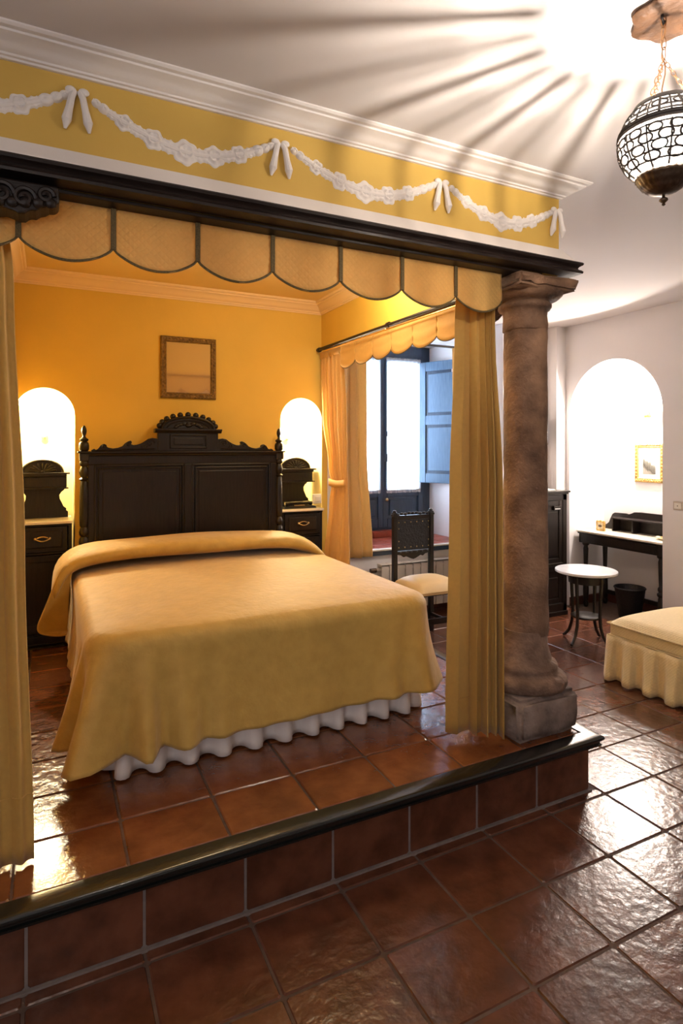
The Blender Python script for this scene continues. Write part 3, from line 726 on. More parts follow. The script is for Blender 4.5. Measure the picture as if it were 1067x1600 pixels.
# crest
cr_ = MB(); cr_.box(.648, YH-.020, 1.478, 1.051, YH+.02, 1.605)
cr_.build('crest_block', 'darkwood', bed, bevel=.004)
m_ = MB()
for (x0, x1, z0, z1) in ((.725, .972, 1.498, 1.508), (.725, .972, 1.582, 1.592), (.725, .735, 1.498, 1.592), (.962, .972, 1.498, 1.592)): m_.box(x0, YH-.032, z0, x1, YH-.018, z1)
m_.box(.752, YH-.028, 1.522, .945, YH-.018, 1.568)
m_.build('crest_moulding', 'darkwood', bed, bevel=.003)
MB().prism([(YH-.030, 1.600), (YH-.040, 1.612), (YH-.050, 1.616), (YH-.050, 1.628), (YH+.025, 1.628), (YH+.025, 1.600)], 'x', .628, 1.071).build('crest_shelf', 'darkwood', bed, bevel=.002)
ar = [(.849+.178*cos(PI*i/32), 1.628+.084*sin(PI*i/32)) for i in range(33)]
pe = MB().prism(ar, 'y', YH-.020, YH+.018).build('pediment', 'darkwood', bed, bevel=.003)
rim = MB(); rim.tube([(.849+.172*cos(PI*i/32), YH-.024, 1.628+.078*sin(PI*i/32)) for i in range(33)], .009, 8)
rim.tube([(.849+.14*cos(PI*i/32), YH-.022, 1.630+.052*sin(PI*i/32)) for i in range(33)], .005, 6)
rim.build('arch_moulding', 'darkwood', pe, smooth=True)
fo = MB()
for i in range(9):
    a = PI*(i+.5)/9; fo.ball((.849+.085*cos(a), YH-.022, 1.633+.03*sin(a)), .013, 10, 6, (1.2, .6, .9))
fo.ball((.849, YH-.024, 1.650), .018, 12, 8, (1.2, .7, .8)); fo.build('leaf_relief', 'darkwood', pe, smooth=True)
for i in range(11):
    a = PI*(.06+.88*i/10)
    MB().ball((.849+.190*cos(a), YH-.002, 1.630+.094*sin(a)), .0195, 14, 8, (1, .75, 1)).build('crest_scallop', 'darkwood', pe, smooth=True)

mt = thing('bed', 'double bed base and mattress under the gold bedspread', 'bed', (.89, 3.1, ZP))
MB().box(.235, 2.42, .34, 1.545, 4.02, .50).build('bed_base', 'darkwood', mt, bevel=.01)
MB().box(.215, 2.40, .50, 1.565, 4.02, .775).build('mattress', 'linen', mt, bevel=.03)
lg = [(x, y) for x in (.27, 1.5) for y in (2.48, 3.95)]
for (x, y) in lg: MB().lathe(x, y, [(.03, ZP), (.03, .345)], 12).build('leg', 'darkwood', mt, smooth=True)
# perimeter path helper (left side -> foot -> right side), rounded corners
def perim(x0, x1, yf, yh, rc, step=.02):
    pts = []; y = yh
    while y > yf+rc: pts.append((x0, y, -1, 0)); y -= step
    for i in range(10): a = PI+PI/2*i/9; pts.append((x0+rc+rc*cos(a), yf+rc+rc*sin(a), cos(a), sin(a)))
    x = x0+rc+step
    while x < x1-rc: pts.append((x, yf, 0, -1)); x += step
    for i in range(10): a = -PI/2+PI/2*i/9; pts.append((x1-rc+rc*cos(a), yf+rc+rc*sin(a), cos(a), sin(a)))
    for p in [q for q in pts if q[2] == -1 and q[3] == 0 and q[1] > yf+rc+1e-6][::-1]: pts.append((x1, p[1], 1, 0))
    return pts
# valance skirt
P = perim(.215, 1.60, 2.385, 4.0, .06, .011)
rows = []
for k in range(9):
    v = k/8; row = []
    s = 0
    for i, (x, y, nx, ny) in enumerate(P):
        ph = i*.011*2*PI/.125+.9*sin(i*.05)
        w1 = sin(ph); w1 = math.copysign(abs(w1)**.6, w1)
        off = (.006+.026*v)*w1
        row.append((x+nx*off, y+ny*off, .50+(ZP+.008-.50)*v))
    rows.append(row)
skt = thing('bed_skirt', 'white pleated linen skirt below the bedspread', 'bed skirt', (.9, 3.1, ZP))
MB().grid(rows).build('cloth', 'linen', skt, smooth=True, solid=.002, angle=180)
# bedspread
bs = thing('bedspread', 'gold damask bedspread draped over the double bed', 'bedspread', (.88, 3.0, .80))
X0, X1, YF0, YH0 = .135, 1.625, 2.31, 3.98
ZT = .812
def mkspread():
    P = perim(X0+.05, X1-.05, YF0+.05, YH0, .07, .02)
    n = len(P); rows = []
    cxm = (X0+X1)/2
    # top rings from spine to edge
    for k in range(12):
        t = k/12; row = []
        for (x, y, nx, ny) in P:
            sx = cxm; sy = max(y, YF0+.62)
            px = sx+(x-sx)*t; py = sy+(y-sy)*t
            z = ZT+.022*(1-t**3)+.003*sin(px*9+py*5)*.5
            row.append((px, py, z))
        rows.append(row)
    ZH = []
    for i, (x, y, nx, ny) in enumerate(P):
        corner = abs(nx)*abs(ny)*2
        # distance along foot, measured from corners
        base = .375
        if ny == -1 or corner > 0:
            xs_ = [-.1, .2, .38, .75, 1.35, 1.6, 1.9]; zs_ = [.385, .378, .378, .374, .388, .402, .405]; q = next(q for q in range(6) if x <= xs_[q+1]); base = zs_[q]+(zs_[q+1]-zs_[q])*(x-xs_[q])/(xs_[q+1]-xs_[q])
        dl = math.hypot(x-(X0+.10), y-(YF0+.10)); dr_ = math.hypot(x-(X1-.1), y-(YF0+.10))
        base -= .006*math.exp(-(dl/.22)**2)
        ZH.append(base)
    for k in range(1, 34):
        v = k/33; row = []
        for i, (x, y, nx, ny) in enumerate(P):
            R_ = .062
            zh = ZH[i]; s_len = PI/2*R_; tot = s_len+(ZT-R_-zh); d = v*tot
            if d < s_len: a = d/R_; o = R_*sin(a); z = ZT-R_+R_*cos(a); hang = 0
            else: o = R_; z = ZT-R_-(d-s_len); hang = (d-s_len)/(tot-s_len)
            dl = math.hypot(x-(X0+.10), y-(YF0+.10)); dr_ = math.hypot(x-(X1-.1), y-(YF0+.10))
            gl = math.exp(-(dl/.30)**2); gr = math.exp(-(dr_/.25)**2)
            flare = .012+.035*gl+.03*gr
            if nx == -1 or (nx < 0 and ny == 0): flare += .012
            s = i*.02
            fold = (.004+.060*gl+.018*gr)*sin(s*2*PI/.150+1.2)+.006*sin(s*2*PI/.47+.3)
            # diagonal drag folds
            fold += .010*gl*sin(s*2*PI/.09)
            o2 = o+flare*hang**1.15-.012*math.sin(PI*hang)*(1-gl)+fold*hang**1.1
            cornr = abs(nx*ny)*2
            o2 += .05*cornr*hang
            row.append((x+nx*o2, y+ny*o2, z))
        rows.append(row)
    return rows
RW = mkspread()
sp = MB().grid(RW).build('spread', 'bedspread', bs, smooth=True, solid=.004, angle=180)
# roll over the pillows with hanging wing at each side
def roll():
    rows = []; xs = []
    L = [(.020, 3.63, .66), (.028, 3.64, .70), (.040, 3.65, .74), (.052, 3.66, .785), (.075, 3.68, .835), (.13, 3.69, .873), (.20, 3.69, .893), (.30, 3.69, .905), (.5, 3.69, .912), (.7, 3.69, .914), (.85, 3.69, .915), (1.0, 3.69, .914), (1.2, 3.69, .910), (1.36, 3.69, .903), (1.46, 3.69, .885), (1.53, 3.69, .855), (1.60, 3.68, .805), (1.655, 3.66, .74), (1.69, 3.64, .66), (1.71, 3.62, .58)]
    n = len(L)
    for i, (x, y, z) in enumerate(L):
        a = L[max(0, i-1)]; b = L[min(n-1, i+1)]; t = Vector((b[0]-a[0], 0, b[2]-a[2])).normalized(); up = Vector((-t.z, 0, t.x))
        e = min(i, n-1-i)/6; e = min(1, e); th = .010+.042*e*e*(3-2*e); wy = .135+.055*min(1, e+.3)
        if e == 0: wy *= .55; th = .004
        elif e < .2: wy *= .85
        row = []
        for q in range(28):
            an = 2*PI*q/28; cy_ = cos(an); sz = sin(an)
            yy = y+wy*math.copysign(abs(cy_)**.8, cy_)+.006*sin(x*14+q)
            hh = th*math.copysign(abs(sz)**.75, sz)
            row.append((x+up.x*hh, yy, z+up.z*hh+.004*sin(x*8+an)))
        rows.append(row)
    return rows
RR = roll()
mb = MB().grid(RR, True); k = len(RR[0]); mb.f.append(tuple(range(k))); mb.f.append(tuple(reversed([(len(RR)-1)*k+i for i in range(k)])))
mb.build('pillow_fold', 'bedspread', bs, smooth=True, angle=180, sub=1)

fl_o = [(.075, .870), (.052, .835), (.030, .780), (.0, .70), (-.030, .625), (-.050, .575), (-.055, .548), (-.045, .525), (-.020, .512), (.020, .502), (.060, .497), (.092, .500)]
fl_i = [(.130, .880), (.118, .83), (.11, .79), (.105, .72), (.102, .65), (.10, .60), (.098, .56), (.097, .54), (.096, .53), (.096, .52), (.096, .51), (.096, .505)]
rows = []
for (xo, zo), (xi, zi) in zip(fl_o, fl_i):
    rows.append([(xo+(xi-xo)*k/6, 3.50+.012*sin(PI*k/6)+.05*(k/6)*(1-(zo-.5)/.4), zo+(zi-zo)*k/6) for k in range(7)])
MB().grid(rows).build('corner_flap', 'bedspread', bs, smooth=True, solid=.012, angle=180, sub=2)

# ================================================================== NIGHTSTANDS
def nightstand(cx, label, yf=4.118):
    t = thing('nightstand', label, 'nightstand', (cx, yf+.15, ZP)); w2 = .166; yb = yf+.31; zt = 1.043
    b = MB(); b.box(cx-w2, yf+.012, .33, cx-w2+.022, yb, zt-.018); b.box(cx+w2-.022, yf+.012, .33, cx+w2, yb, zt-.018)
    b.box(cx-w2, yb-.012, .33, cx+w2, yb, zt-.018); b.box(cx-w2+.02, yf+.02, .33, cx+w2-.02, yb, .35); b.box(cx-w2+.02, yf+.012, .835, cx+w2-.02, yb, .848)
    b.box(cx-w2, yf+.004, 1.012, cx+w2, yb, zt-.017)
    b.build('body', 'darkwood', t, bevel=.003)
    MB().box(cx-w2-.004, yf-.012, zt-.017, cx+w2+.004, yb, zt).build('marble_top', 'creammarble', t, bevel=.003)
    bs_ = MB(); bs_.box(cx-w2-.002, yf-.004, .285, cx+w2+.002, yb, .335); bs_.box(cx-w2-.004, yf-.010, .278, cx+w2+.004, yb, .290); bs_.build('base_moulding', 'darkwood', t, bevel=.004)
    for sx in (-1, 1):
        for yy in (yf+.022, yb-.03): MB().lathe(cx+sx*(w2-.026), yy, [(.014, ZP), (.022, .262), (.024, .274), (.018, .28)], 12).build('foot', 'darkwood', t, smooth=True)
    d = MB().box(cx-w2+.025, yf+.002, .852, cx+w2-.025, yf+.10, 1.008).build('drawer', 'darkwood', t, bevel=.003)
    MB().box(cx-w2+.055, yf-.008, .880, cx+w2-.055, yf+.004, .985).build('drawer_field', 'darkwood', d, bevel=.006)
    h = MB(); h.tube([(cx-.038+.076*i/10, yf-.018-.010*sin(PI*i/10), .936-.012*sin(PI*i/10)) for i in range(11)], .0042, 8)
    for sx in (-1, 1): h.ball((cx+sx*.040, yf-.012, .938), .009, 10, 6)
    h.tube([(cx-.03+.06*i/8, yf-.012, .942+.008*sin(PI*i/8)) for i in range(9)], .004, 6)
    h.build('handle', 'brass', d, smooth=True)
    dr = MB(); x0, x1 = cx-w2+.025, cx+w2-.025
    dr.box(x0, yf+.004, .352, x0+.04, yf+.022, .83); dr.box(x1-.04, yf+.004, .352, x1, yf+.022, .83); dr.box(x0+.0405, yf+.0045, .79, x1-.0405, yf+.022, .83); dr.box(x0+.0405, yf+.0045, .352, x1-.0405, yf+.022, .40); dr.box(x0+.035, yf+.012, .39, x1-.035, yf+.018, .80)
    dd = dr.build('door', 'darkwood', t, bevel=.003)
    MB().ball((x1-.02, yf-.004, .62), .010).build('knob', 'brass', dd, smooth=True)
    # raised back with shaped sides, shelf and fan pediment
    yk = yf+.20
    side = [(0, zt), (0, 1.08), (.012, 1.088), (.010, 1.10), (.028, 1.115), (.038, 1.14), (.050, 1.165), (.052, 1.19), (.040, 1.21), (.022, 1.225), (.018, 1.245)]
    L = [(cx-.150+u, z) for u, z in side]; Rr = [(cx+.150-u, z) for u, z in side]
    MB().prism(L+Rr[::-1], 'y', yk+.02, yk+.034).build('back_board', 'darkwood', t, bevel=.002)
    MB().prism([(yk-.075, 1.245), (yk-.06, 1.25), (yk-.06, 1.312), (yk-.085, 1.318), (yk-.085, 1.330), (yk+.034, 1.330), (yk+.034, 1.245)], 'x', cx-.140, cx+.140).build('shelf_box', 'darkwood', t, bevel=.002)
    MB().box(cx-.150, yk-.085, 1.236, cx+.150, yk+.034, 1.2445).build('shelf', 'darkwood', t, bevel=.002)
    MB().box(cx-.158, yk-.095, 1.3305, cx+.158, yk+.034, 1.342).build('cornice', 'darkwood', t, bevel=.002)
    pe = MB().prism([(cx+.125*cos(PI*i/24), 1.342+.084*sin(PI*i/24)) for i in range(25)], 'y', yk-.05, yk-.02).build('pediment', 'darkwood', t, bevel=.003)
    rm = MB(); rm.tube([(cx+.118*cos(PI*i/24), yk-.052, 1.342+.078*sin(PI*i/24)) for i in range(25)], .008, 8); rm.build('arch_moulding', 'darkwood', pe, smooth=True)
    for i in range(9):
        a = PI*(i+.5)/9; fo = MB()
        fo.tube([(cx+q*cos(a), yk-.052-.004*(q/.08), 1.345+q*.72*sin(a)) for q in (.018, .04, .062, .082)], [.003, .005, .008, .005], 8)
        fo.build('fan_ray', 'darkwood', pe, smooth=True)
    MB().ball((cx, yk-.052, 1.347), .014, 12, 8, (1, .6, .8)).build('fan_boss', 'darkwood', pe, smooth=True)
nightstand(-.030, 'dark wood nightstand left of the bed, half behind the curtain')
nightstand(1.712, 'dark wood nightstand right of the bed with a telephone on it')
# telephone / radio, clock on right nightstand
ph = thing('telephone', 'low black telephone lying on the right nightstand', 'telephone', (1.70, 4.21, 1.043))
MB().prism([(1.575, 1.0435), (1.84, 1.0435), (1.835, 1.058), (1.80, 1.066), (1.62, 1.066), (1.58, 1.058)], 'y', 4.15, 4.27).build('base', 'black', ph, bevel=.004)
MB().tube([(1.60, 4.20, 1.078), (1.64, 4.20, 1.084), (1.72, 4.20, 1.086), (1.79, 4.20, 1.082), (1.82, 4.20, 1.076)], [.016, .012, .010, .012, .016], 10).build('handset', 'black', ph, smooth=True)
MB().box(1.665, 4.155, 1.0655, 1.745, 4.175, 1.069).build('keypad', 'brass', ph)
ck = thing('switch_box', 'cream plastic box on the wall beside the right nightstand', 'wall socket', (1.885, 4.12, 1.12))
MB().box(1.80, 4.13, 1.078, 1.872, 4.149, 1.15).build('plate', 'plastic', ck, bevel=.006)
MB().box(1.815, 4.122, 1.095, 1.857, 4.131, 1.133).build('socket_face', 'plastic', ck, bevel=.004)
ck.location = (1.836, 4.14, 1.11)
for ch in ck.children: ch.location = tuple(Vector((1.885, 4.12, 1.12))-Vector((1.836, 4.14, 1.11)))

# niche lamps (glowing shell shades)
def niche_lamp(cx, label):
    t = thing('wall_lamp', label, 'wall lamp', (cx, 4.49, 1.62))
    MB().lathe(cx, 4.47, [(.02, 1.56), (.024, 1.575), (.02, 1.59)], 14).build('wall_plate', 'brass', t, smooth=True)
    rows = []
    for k in range(7):
        v = k/6; row = []
        for j in range(17):
            a = PI+PI*j/16; r_ = (.03+.045*v)*(1+.06*cos(8*(a)))
            row.append((cx+r_*cos(a), 4.485+.8*r_*sin(a), 1.575+.085*v))
        rows.append(row)
    MB().grid(rows).build('shade', 'shade', t, smooth=True, solid=.003)
niche_lamp(-.018, 'glowing shell wall lamp inside the left bed niche'); niche_lamp(1.715, 'glowing shell wall lamp inside the right bed niche')

# picture over the bed
pc = thing('picture', 'square picture in a dark gilt frame above the headboard', 'picture', (.872, 4.149, 2.05))
px0, px1, pz0, pz1 = .682, 1.060, 1.840, 2.262; fw = .040
def frame(px0, px1, pz0, pz1, fw, y, m, parent, beads=True):
    fr = MB(); o_ = [(px0, pz0), (px1, pz0), (px1, pz1), (px0, pz1)]; prof = [(0, 0), (0, -.014), (.2, -.022), (.55, -.016), (.8, -.020), (1, -.010), (1, 0)]
    rows = []
    for (x, z), (sx, sz) in zip(o_, ((1, 1), (-1, 1), (-1, -1), (1, -1))):
        rows.append([(x+sx*fw*u, y+d, z+sz*fw*u) for u, d in prof])
    n = len(prof)
    vs = [p for r_ in rows for p in r_]; fs = []
    for i in range(4):
        j = (i+1) % 4
        for q in range(n): fs.append((i*n+q, j*n+q, j*n+(q+1) % n, i*n+(q+1) % n))
    fr.add(vs, fs); f = fr.build('frame', m, parent, bevel=.001)
    bd = MB(); st_ = .022
    nx = int((px1-px0-fw)/st_); nz = int((pz1-pz0-fw)/st_)
    for i in range(nx+1):
        x = px0+fw/2+(px1-px0-fw)*i/nx
        for z in (pz0+fw*.42, pz1-fw*.42): bd.ball((x, y-.019, z), .0075, 8, 5, (1.2, .6, .9))
    for i in range(1, nz):
        z = pz0+fw/2+(pz1-pz0-fw)*i/nz
        for x in (px0+fw*.42, px1-fw*.42): bd.ball((x, y-.019, z), .0075, 8, 5, (.9, .6, 1.2))
    bd.build('beading', m, f, smooth=True)
frame(px0, px1, pz0, pz1, fw, 4.148, 'bronzeframe', pc)
MB().box(px0+.038, 4.1395, pz0+.038, px1-.038, 4.143, pz1-.038).build('print', 'paper', pc)
MB().box(px0+.038, 4.136, pz0+.038, px1-.038, 4.138, pz1-.038).build('pane', 'pictureglass', pc)

# ================================================================== CHAIR by the window
ch = thing('leather_chair', 'black wooden chair with studded leather back and cream seat by window', 'chair', (2.65, 3.92, 0), 0)
bw0, bw1, yb = 2.455, 2.838, 4.05
for x in (bw0+.018, bw1-.018):
    MB().box(x-.018, yb-.018, 0, x+.018, yb+.018, .985).box(x-.022, yb-.022, .955, x+.022, yb+.022, .972).build('rear_leg', 'chairwood', ch, bevel=.003)
    MB().ball((x, yb, .992), .017, 10, 8, (1, 1, .8)).build('finial', 'chairwood', ch, smooth=True)
MB().box(bw0+.03, yb-.012, .925, bw1-.03, yb+.012, .960).build('top_rail', 'chairwood', ch, bevel=.003)
cs = MB()
for i in range(9):
    u = i/8; cs.ball((bw0+.05+(bw1-bw0-.10)*u, yb, .966+.008*(1-abs(2*u-1))+.004*(i % 2)), .014, 10, 6, (1.3, .6, .8))
cs.build('carved_crest', 'chairwood', ch, smooth=True)
lb = MB().box(bw0+.035, yb-.010, .682, bw1-.035, yb+.006, .926).build('leather_back', 'leather', ch, bevel=.004)
for i in range(6):
    x = bw0+.05+(bw1-bw0-.10)*i/5
    for z in (.905, .705): MB().ball((x, yb-.012, z), .0055, 8, 5, (1, .6, 1)).build('stud', 'brass', lb, smooth=True)
for z in (.755, .855):
    for x in (bw0+.05, bw1-.05): MB().ball((x, yb-.012, z), .0055, 8, 5, (1, .6, 1)).build('stud', 'brass', lb, smooth=True)
ap = [(bw0+.035, .675), (bw0+.035, .650), (bw0+.08, .640), (bw0+.10, .625), (bw0+.125, .632), (bw0+.145, .622), (bw0+.17, .610), (2.6465, .604), (bw1-.17, .610), (bw1-.145, .622), (bw1-.125, .632), (bw1-.10, .625), (bw1-.08, .640), (bw1-.035, .650), (bw1-.035, .675)]
MB().prism(ap, 'y', yb-.010, yb+.010).build('lower_rail', 'chairwood', ch, bevel=.003)
sc = MB()
for i in range(6): sc.ball((bw0+.06+.052*i, yb-.010, .665), .012, 8, 6, (1.4, .5, .8))
sc.build('rail_carving', 'chairwood', ch, smooth=True)
MB().box(bw0+.0, 3.66, .395, bw1, yb-.005, .430).build('seat_frame', 'chairwood', ch, bevel=.004)
rows = []
for i in range(17):
    u = i/16*2-1; row = []
    for j in range(17):
        v = j/16*2-1; e = (1-abs(u)**3.2)*(1-abs(v)**3.2)
        row.append((2.6465+.215*u*(1-.03*abs(v)), 3.835+.20*v, .430+.078*max(0, e)**.55))
    rows.append(row)
mb = MB().grid(rows); mb.box(2.6465-.213, 3.637, .41, 2.6465+.213, 4.030, .4305); mb.build('seat_cushion', 'seatcream', ch, smooth=True, angle=50)
for x in (bw0+.02, bw1-.02):
    MB().lathe(x, 3.675, [(.014, 0), (.018, .02), (.013, .05), (.017, .09), (.019, .2), (.014, .24), (.021, .27), (.018, .30), (.02, .396)], 12).build('front_leg', 'chairwood', ch, smooth=True)
    MB().box(x-.009, 3.68, .13, x+.009, yb, .155).build('stretcher', 'chairwood', ch, bevel=.002)
MB().box(bw0+.02, 3.668, .18, bw1-.02, 3.684, .225).build('stretcher', 'chairwood', ch, bevel=.002)

# ================================================================== CABINET at right
cbn = thing('cabinet', 'tall black wooden cabinet partly behind the stone column', 'cabinet', (3.98, 4.07, 0))
x0, x1, y0, y1 = 3.72, 4.195, 3.90, 4.262
b = MB(); b.box(x0, y0+.02, .03, x0+.025, y1, 1.085); b.box(x1-.05, y0, .03, x1, y1, 1.085); b.box(x0, y0, .03, x0+.05, y0+.03, 1.085)
b.box(x0, y1-.015, .03, x1, y1, 1.085); b.box(x0, y0, 1.03, x1, y0+.03, 1.085); b.box(x0, y0, .03, x1, y1, .11); b.box(x0, y0, .445, x1, y0+.03, .472)
b.build('body', 'darkwood', cbn, bevel=.004)
MB().box(x0-.02, y0-.025, 1.10, x1+.022, y1, 1.118).box(x0-.008, y0-.012, 1.085, x1+.010, y1, 1.1005).build('top', 'darkwood', cbn, bevel=.004)
MB().box(x0-.006, y0-.008, .0, x1+.006, y1, .04).build('plinth', 'darkwood', cbn, bevel=.004)
for (za, zb) in ((.475, 1.028), (.115, .442)):
    d = MB(); xa, xb2 = x0+.052, x1-.052
    d.box(xa, y0+.004, za, xa+.04, y0+.024, zb); d.box(xb2-.04, y0+.004, za, xb2, y0+.024, zb); d.box(xa+.0405, y0+.0045, zb-.04, xb2-.0405, y0+.024, zb); d.box(xa+.0405, y0+.0045, za, xb2-.0405, y0+.024, za+.04); d.box(xa+.03, y0+.012, za+.03, xb2-.03, y0+.018, zb-.03)
    dd = d.build('door', 'darkwood', cbn, bevel=.004)
    MB().box(xa+.055, y0+.006, za+.06, xb2-.055, y0+.013, zb-.10).build('door_field', 'darkwood', dd, bevel=.005)
    if za > .4:
        MB().box(4.03, y0-.008, .945, 4.125, y0+.012, .982).build('handle', 'darkwood', dd, bevel=.002)
        MB().box(4.04, y0-.010, .953, 4.105, y0-.007, .962).build('handle_plate', mat('silver_metal', (.8, .8, .8), .25, 1), dd)
bxx = thing('folder', 'thin pale folder lying on top of the black cabinet', 'folder', (4.0, 4.05, 1.118))
MB().box(3.82, 3.93, 1.1185, 4.09, 4.14, 1.124).build('cover', 'plastic', bxx, bevel=.001)
MB().box(3.83, 3.935, 1.1245, 4.08, 4.13, 1.130).build('cover', 'linen', bxx, bevel=.001)
tv = thing('television', 'flat black television on the wall behind the column', 'television', (4.0, 4.24, 1.66))
MB().box(3.80, 4.20, 1.530, 4.272, 4.235, 1.80).build('casing', 'black', tv, bevel=.004)
MB().box(3.815, 4.197, 1.545, 4.258, 4.2, 1.787).build('screen', 'black', tv)
MB().box(3.95, 4.235, 1.60, 4.10, 4.269, 1.72).build('wall_bracket', 'black', tv)

# ================================================================== DESK in the niche
dk = thing('desk', 'dark wood writing desk with pale marble top in the arched niche', 'desk', (4.7, 3.64, 0))
dy0, dy1 = 3.165, 4.085; dx0, dx1 = 4.525, 4.905
MB().box(dx0-.008, dy0, .703, dx1-.03, dy1, .721).build('marble_top', 'creammarble', dk, bevel=.004)
ap = MB(); ap.box(dx0+.01, dy0+.015, .605, dx0+.03, dy1-.015, .703); ap.box(dx0+.01, dy0+.015, .605, dx1-.04, dy0+.035, .703); ap.box(dx0+.01, dy1-.035, .605, dx1-.04, dy1-.015, .703); ap.box(dx0, dy0+.005, .690, dx1-.03, dy1-.005, .7025); ap.box(dx1-.06, dy0+.015, .605, dx1-.04, dy1-.015, .703)
ap.build('apron', 'darkwood', dk, bevel=.003)
MB().box(dx0+.002, dy0+.10, .622, dx0+.012, dy1-.10, .682).build('drawer_front', 'darkwood', dk, bevel=.003)
leg = [(.016, .0), (.022, .015), (.024, .04), (.016, .06), (.024, .075), (.026, .16), (.024, .24), (.020, .255), (.032, .270), (.032, .285), (.018, .298), (.026, .312), (.026, .33), (.016, .345), (.019, .40), (.023, .55), (.018, .575), (.032, .590), (.032, .606)]
for (x, y) in ((dx0+.045, dy0+.085), (dx0+.045, dy1-.065), (dx1-.075, dy0+.085), (dx1-.075, dy1-.065)):
    MB().lathe(x, y, leg, 16).build('leg', 'darkwood', dk, smooth=True, angle=50)
MB().box(dx1-.085, dy0+.09, .10, dx1-.065, dy1-.07, .14).build('stretcher', 'darkwood', dk, bevel=.003)
gal = [(dy1-.015, .7215), (dy1-.015, .742), (dy1-.03, .755), (dy1-.06, .765), (dy1-.085, .785), (dy1-.105, .83), (dy1-.125, .868), (dy1-.15, .883), (dy1-.27, .886), (dy1-.30, .880), (dy1-.33, .890), (dy1-.36, .905), (dy1-.42, .910), (dy0+.01, .910), (dy0+.01, .7215)]
MB().prism(gal, 'x', dx1-.048, dx1-.030).build('gallery_back', 'darkwood', dk, bevel=.002)
MB().box(dx1-.16, dy0+.05, .838, dx1-.045, dy1-.20, .850).build('gallery_shelf', 'darkwood', dk, bevel=.002)
for y in (dy1-.21, dy1-.42, dy0+.06): MB().box(dx1-.15, y-.006, .7215, dx1-.048, y+.006, .838).build('divider', 'darkwood', dk, bevel=.001)
cal = thing('desk_card', 'small ornate gilt card holder standing on the desk', 'card holder', (4.66, 3.92, .7215))
cp = [(3.885, .7215), (3.975, .7215), (3.978, .735), (3.974, .75), (3.979, .79), (3.976, .812), (3.965, .818), (3.952, .811), (3.93, .822), (3.908, .811), (3.895, .818), (3.884, .812), (3.881, .79), (3.886, .75), (3.882, .735)]
MB().prism(cp, 'x', 4.655, 4.672).build('frame', 'gilt', cal, bevel=.002)
MB().box(4.653, 3.90, .737, 4.656, 3.96, .80).build('card', 'notepaper', cal)
MB().ball((4.652, 3.93, .768), .016, 10, 6, (.2, 1.3, .8)).build('emblem', 'lampmetal', cal, smooth=True)
sh_ = thing('key_tray', 'small cream shell dish on the right end of the desk', 'dish', (4.66, 3.30, .7215))
rows = [[(4.66+(.012+.04*k/4)*cos(2*PI*j/20)*(1+.1*cos(5*2*PI*j/20)), 3.28+(.02+.06*k/4)*sin(2*PI*j/20), .722+.005*k*k/4+.004*cos(5*2*PI*j/20)*k/4+.002) for j in range(20)] for k in range(5)]
mb = MB().grid(rows, True); mb.f.append(tuple(reversed(range(20)))); mb.build('dish', 'notepaper', sh_, smooth=True, solid=.003)
MB().tube([(4.64, 3.25, .742), (4.66, 3.29, .748), (4.68, 3.33, .742)], .006).build('key_fob', 'brass', sh_, smooth=True)
# waste basket
wb = thing('waste_basket', 'round black waste basket on the floor under the desk', 'basket', (4.60, 3.62, 0))
wb_p = [(.085, .0), (.088, .004), (.125, .262), (.129, .266), (.129, .275), (.123, .276), (.118, .268), (.082, .010), (.0, .010)]
MB().lathe(4.60, 3.57, wb_p, 32, cap=False).build('bin', 'wicker', wb, smooth=True, angle=40)
MB().lathe(4.60, 3.57, [(.128, .262), (.133, .268), (.128, .276)], 32, cap=False).build('rim', 'wicker', wb, smooth=True)

# niche picture and sconce on back wall
def frame_x(y0, y1, z0, z1, fw, x, m, parent):
    prof = [(0, 0), (0, -.014), (.2, -.022), (.55, -.014), (.8, -.020), (1, -.010), (1, 0)]; rows = []
    for (y, z), (sy, sz) in zip([(y0, z0), (y1, z0), (y1, z1), (y0, z1)], ((1, 1), (-1, 1), (-1, -1), (1, -1))):
        rows.append([(x+d, y+sy*fw*u, z+sz*fw*u) for u, d in prof])
    n = len(prof); fs = []
    for i in range(4):
        j = (i+1) % 4
        for q in range(n): fs.append((i*n+q, i*n+(q+1) % n, j*n+(q+1) % n, j*n+q))
    f = MB().add([p for r_ in rows for p in r_], fs).build('frame', m, parent)
    bd = MB()
    for i in range(11):
        y = y0+fw*.5+(y1-y0-fw)*i/10; z = z0+fw*.5+(z1-z0-fw)*i/10
        for zz_ in (z0+fw*.45, z1-fw*.45): bd.ball((x-.019, y, zz_), .011, 8, 5, (.6, 1.2, .8))
        for yy in (y0+fw*.45, y1-fw*.45): bd.ball((x-.019, yy, z), .011, 8, 5, (.6, .8, 1.2))
    bd.build('carving', m, f, smooth=True)
np_ = thing('picture', 'small landscape print in a carved gilt frame above the desk', 'picture', (4.92, 3.61, 1.37))
frame_x(3.46, 3.755, 1.185, 1.545, .042, 4.9185, 'gilt', np_)
MB().box(4.909, 3.50, 1.225, 4.912, 3.715, 1.505).build('matboard', 'matboard', np_)
pm = bpy.data.materials.new('landscape_print'); pm.use_nodes = True
nt = pm.node_tree; N = nt.nodes; Lk = nt.links; tc = N.new('ShaderNodeTexCoord'); nz_ = N.new('ShaderNodeTexNoise'); nz_.inputs['Scale'].default_value = 22; nz_.inputs['Detail'].default_value = 6
sxy = N.new('ShaderNodeSeparateXYZ'); Lk.new(tc.outputs['Generated'], nz_.inputs['Vector']); Lk.new(tc.outputs['Generated'], sxy.inputs[0])
ad = N.new('ShaderNodeMath'); ad.operation = 'MULTIPLY_ADD'; ad.inputs[1].default_value = .5; Lk.new(sxy.outputs[2], ad.inputs[2]); nz_.inputs['Scale'].default_value = 6; Lk.new(nz_.outputs[0], ad.inputs[0])
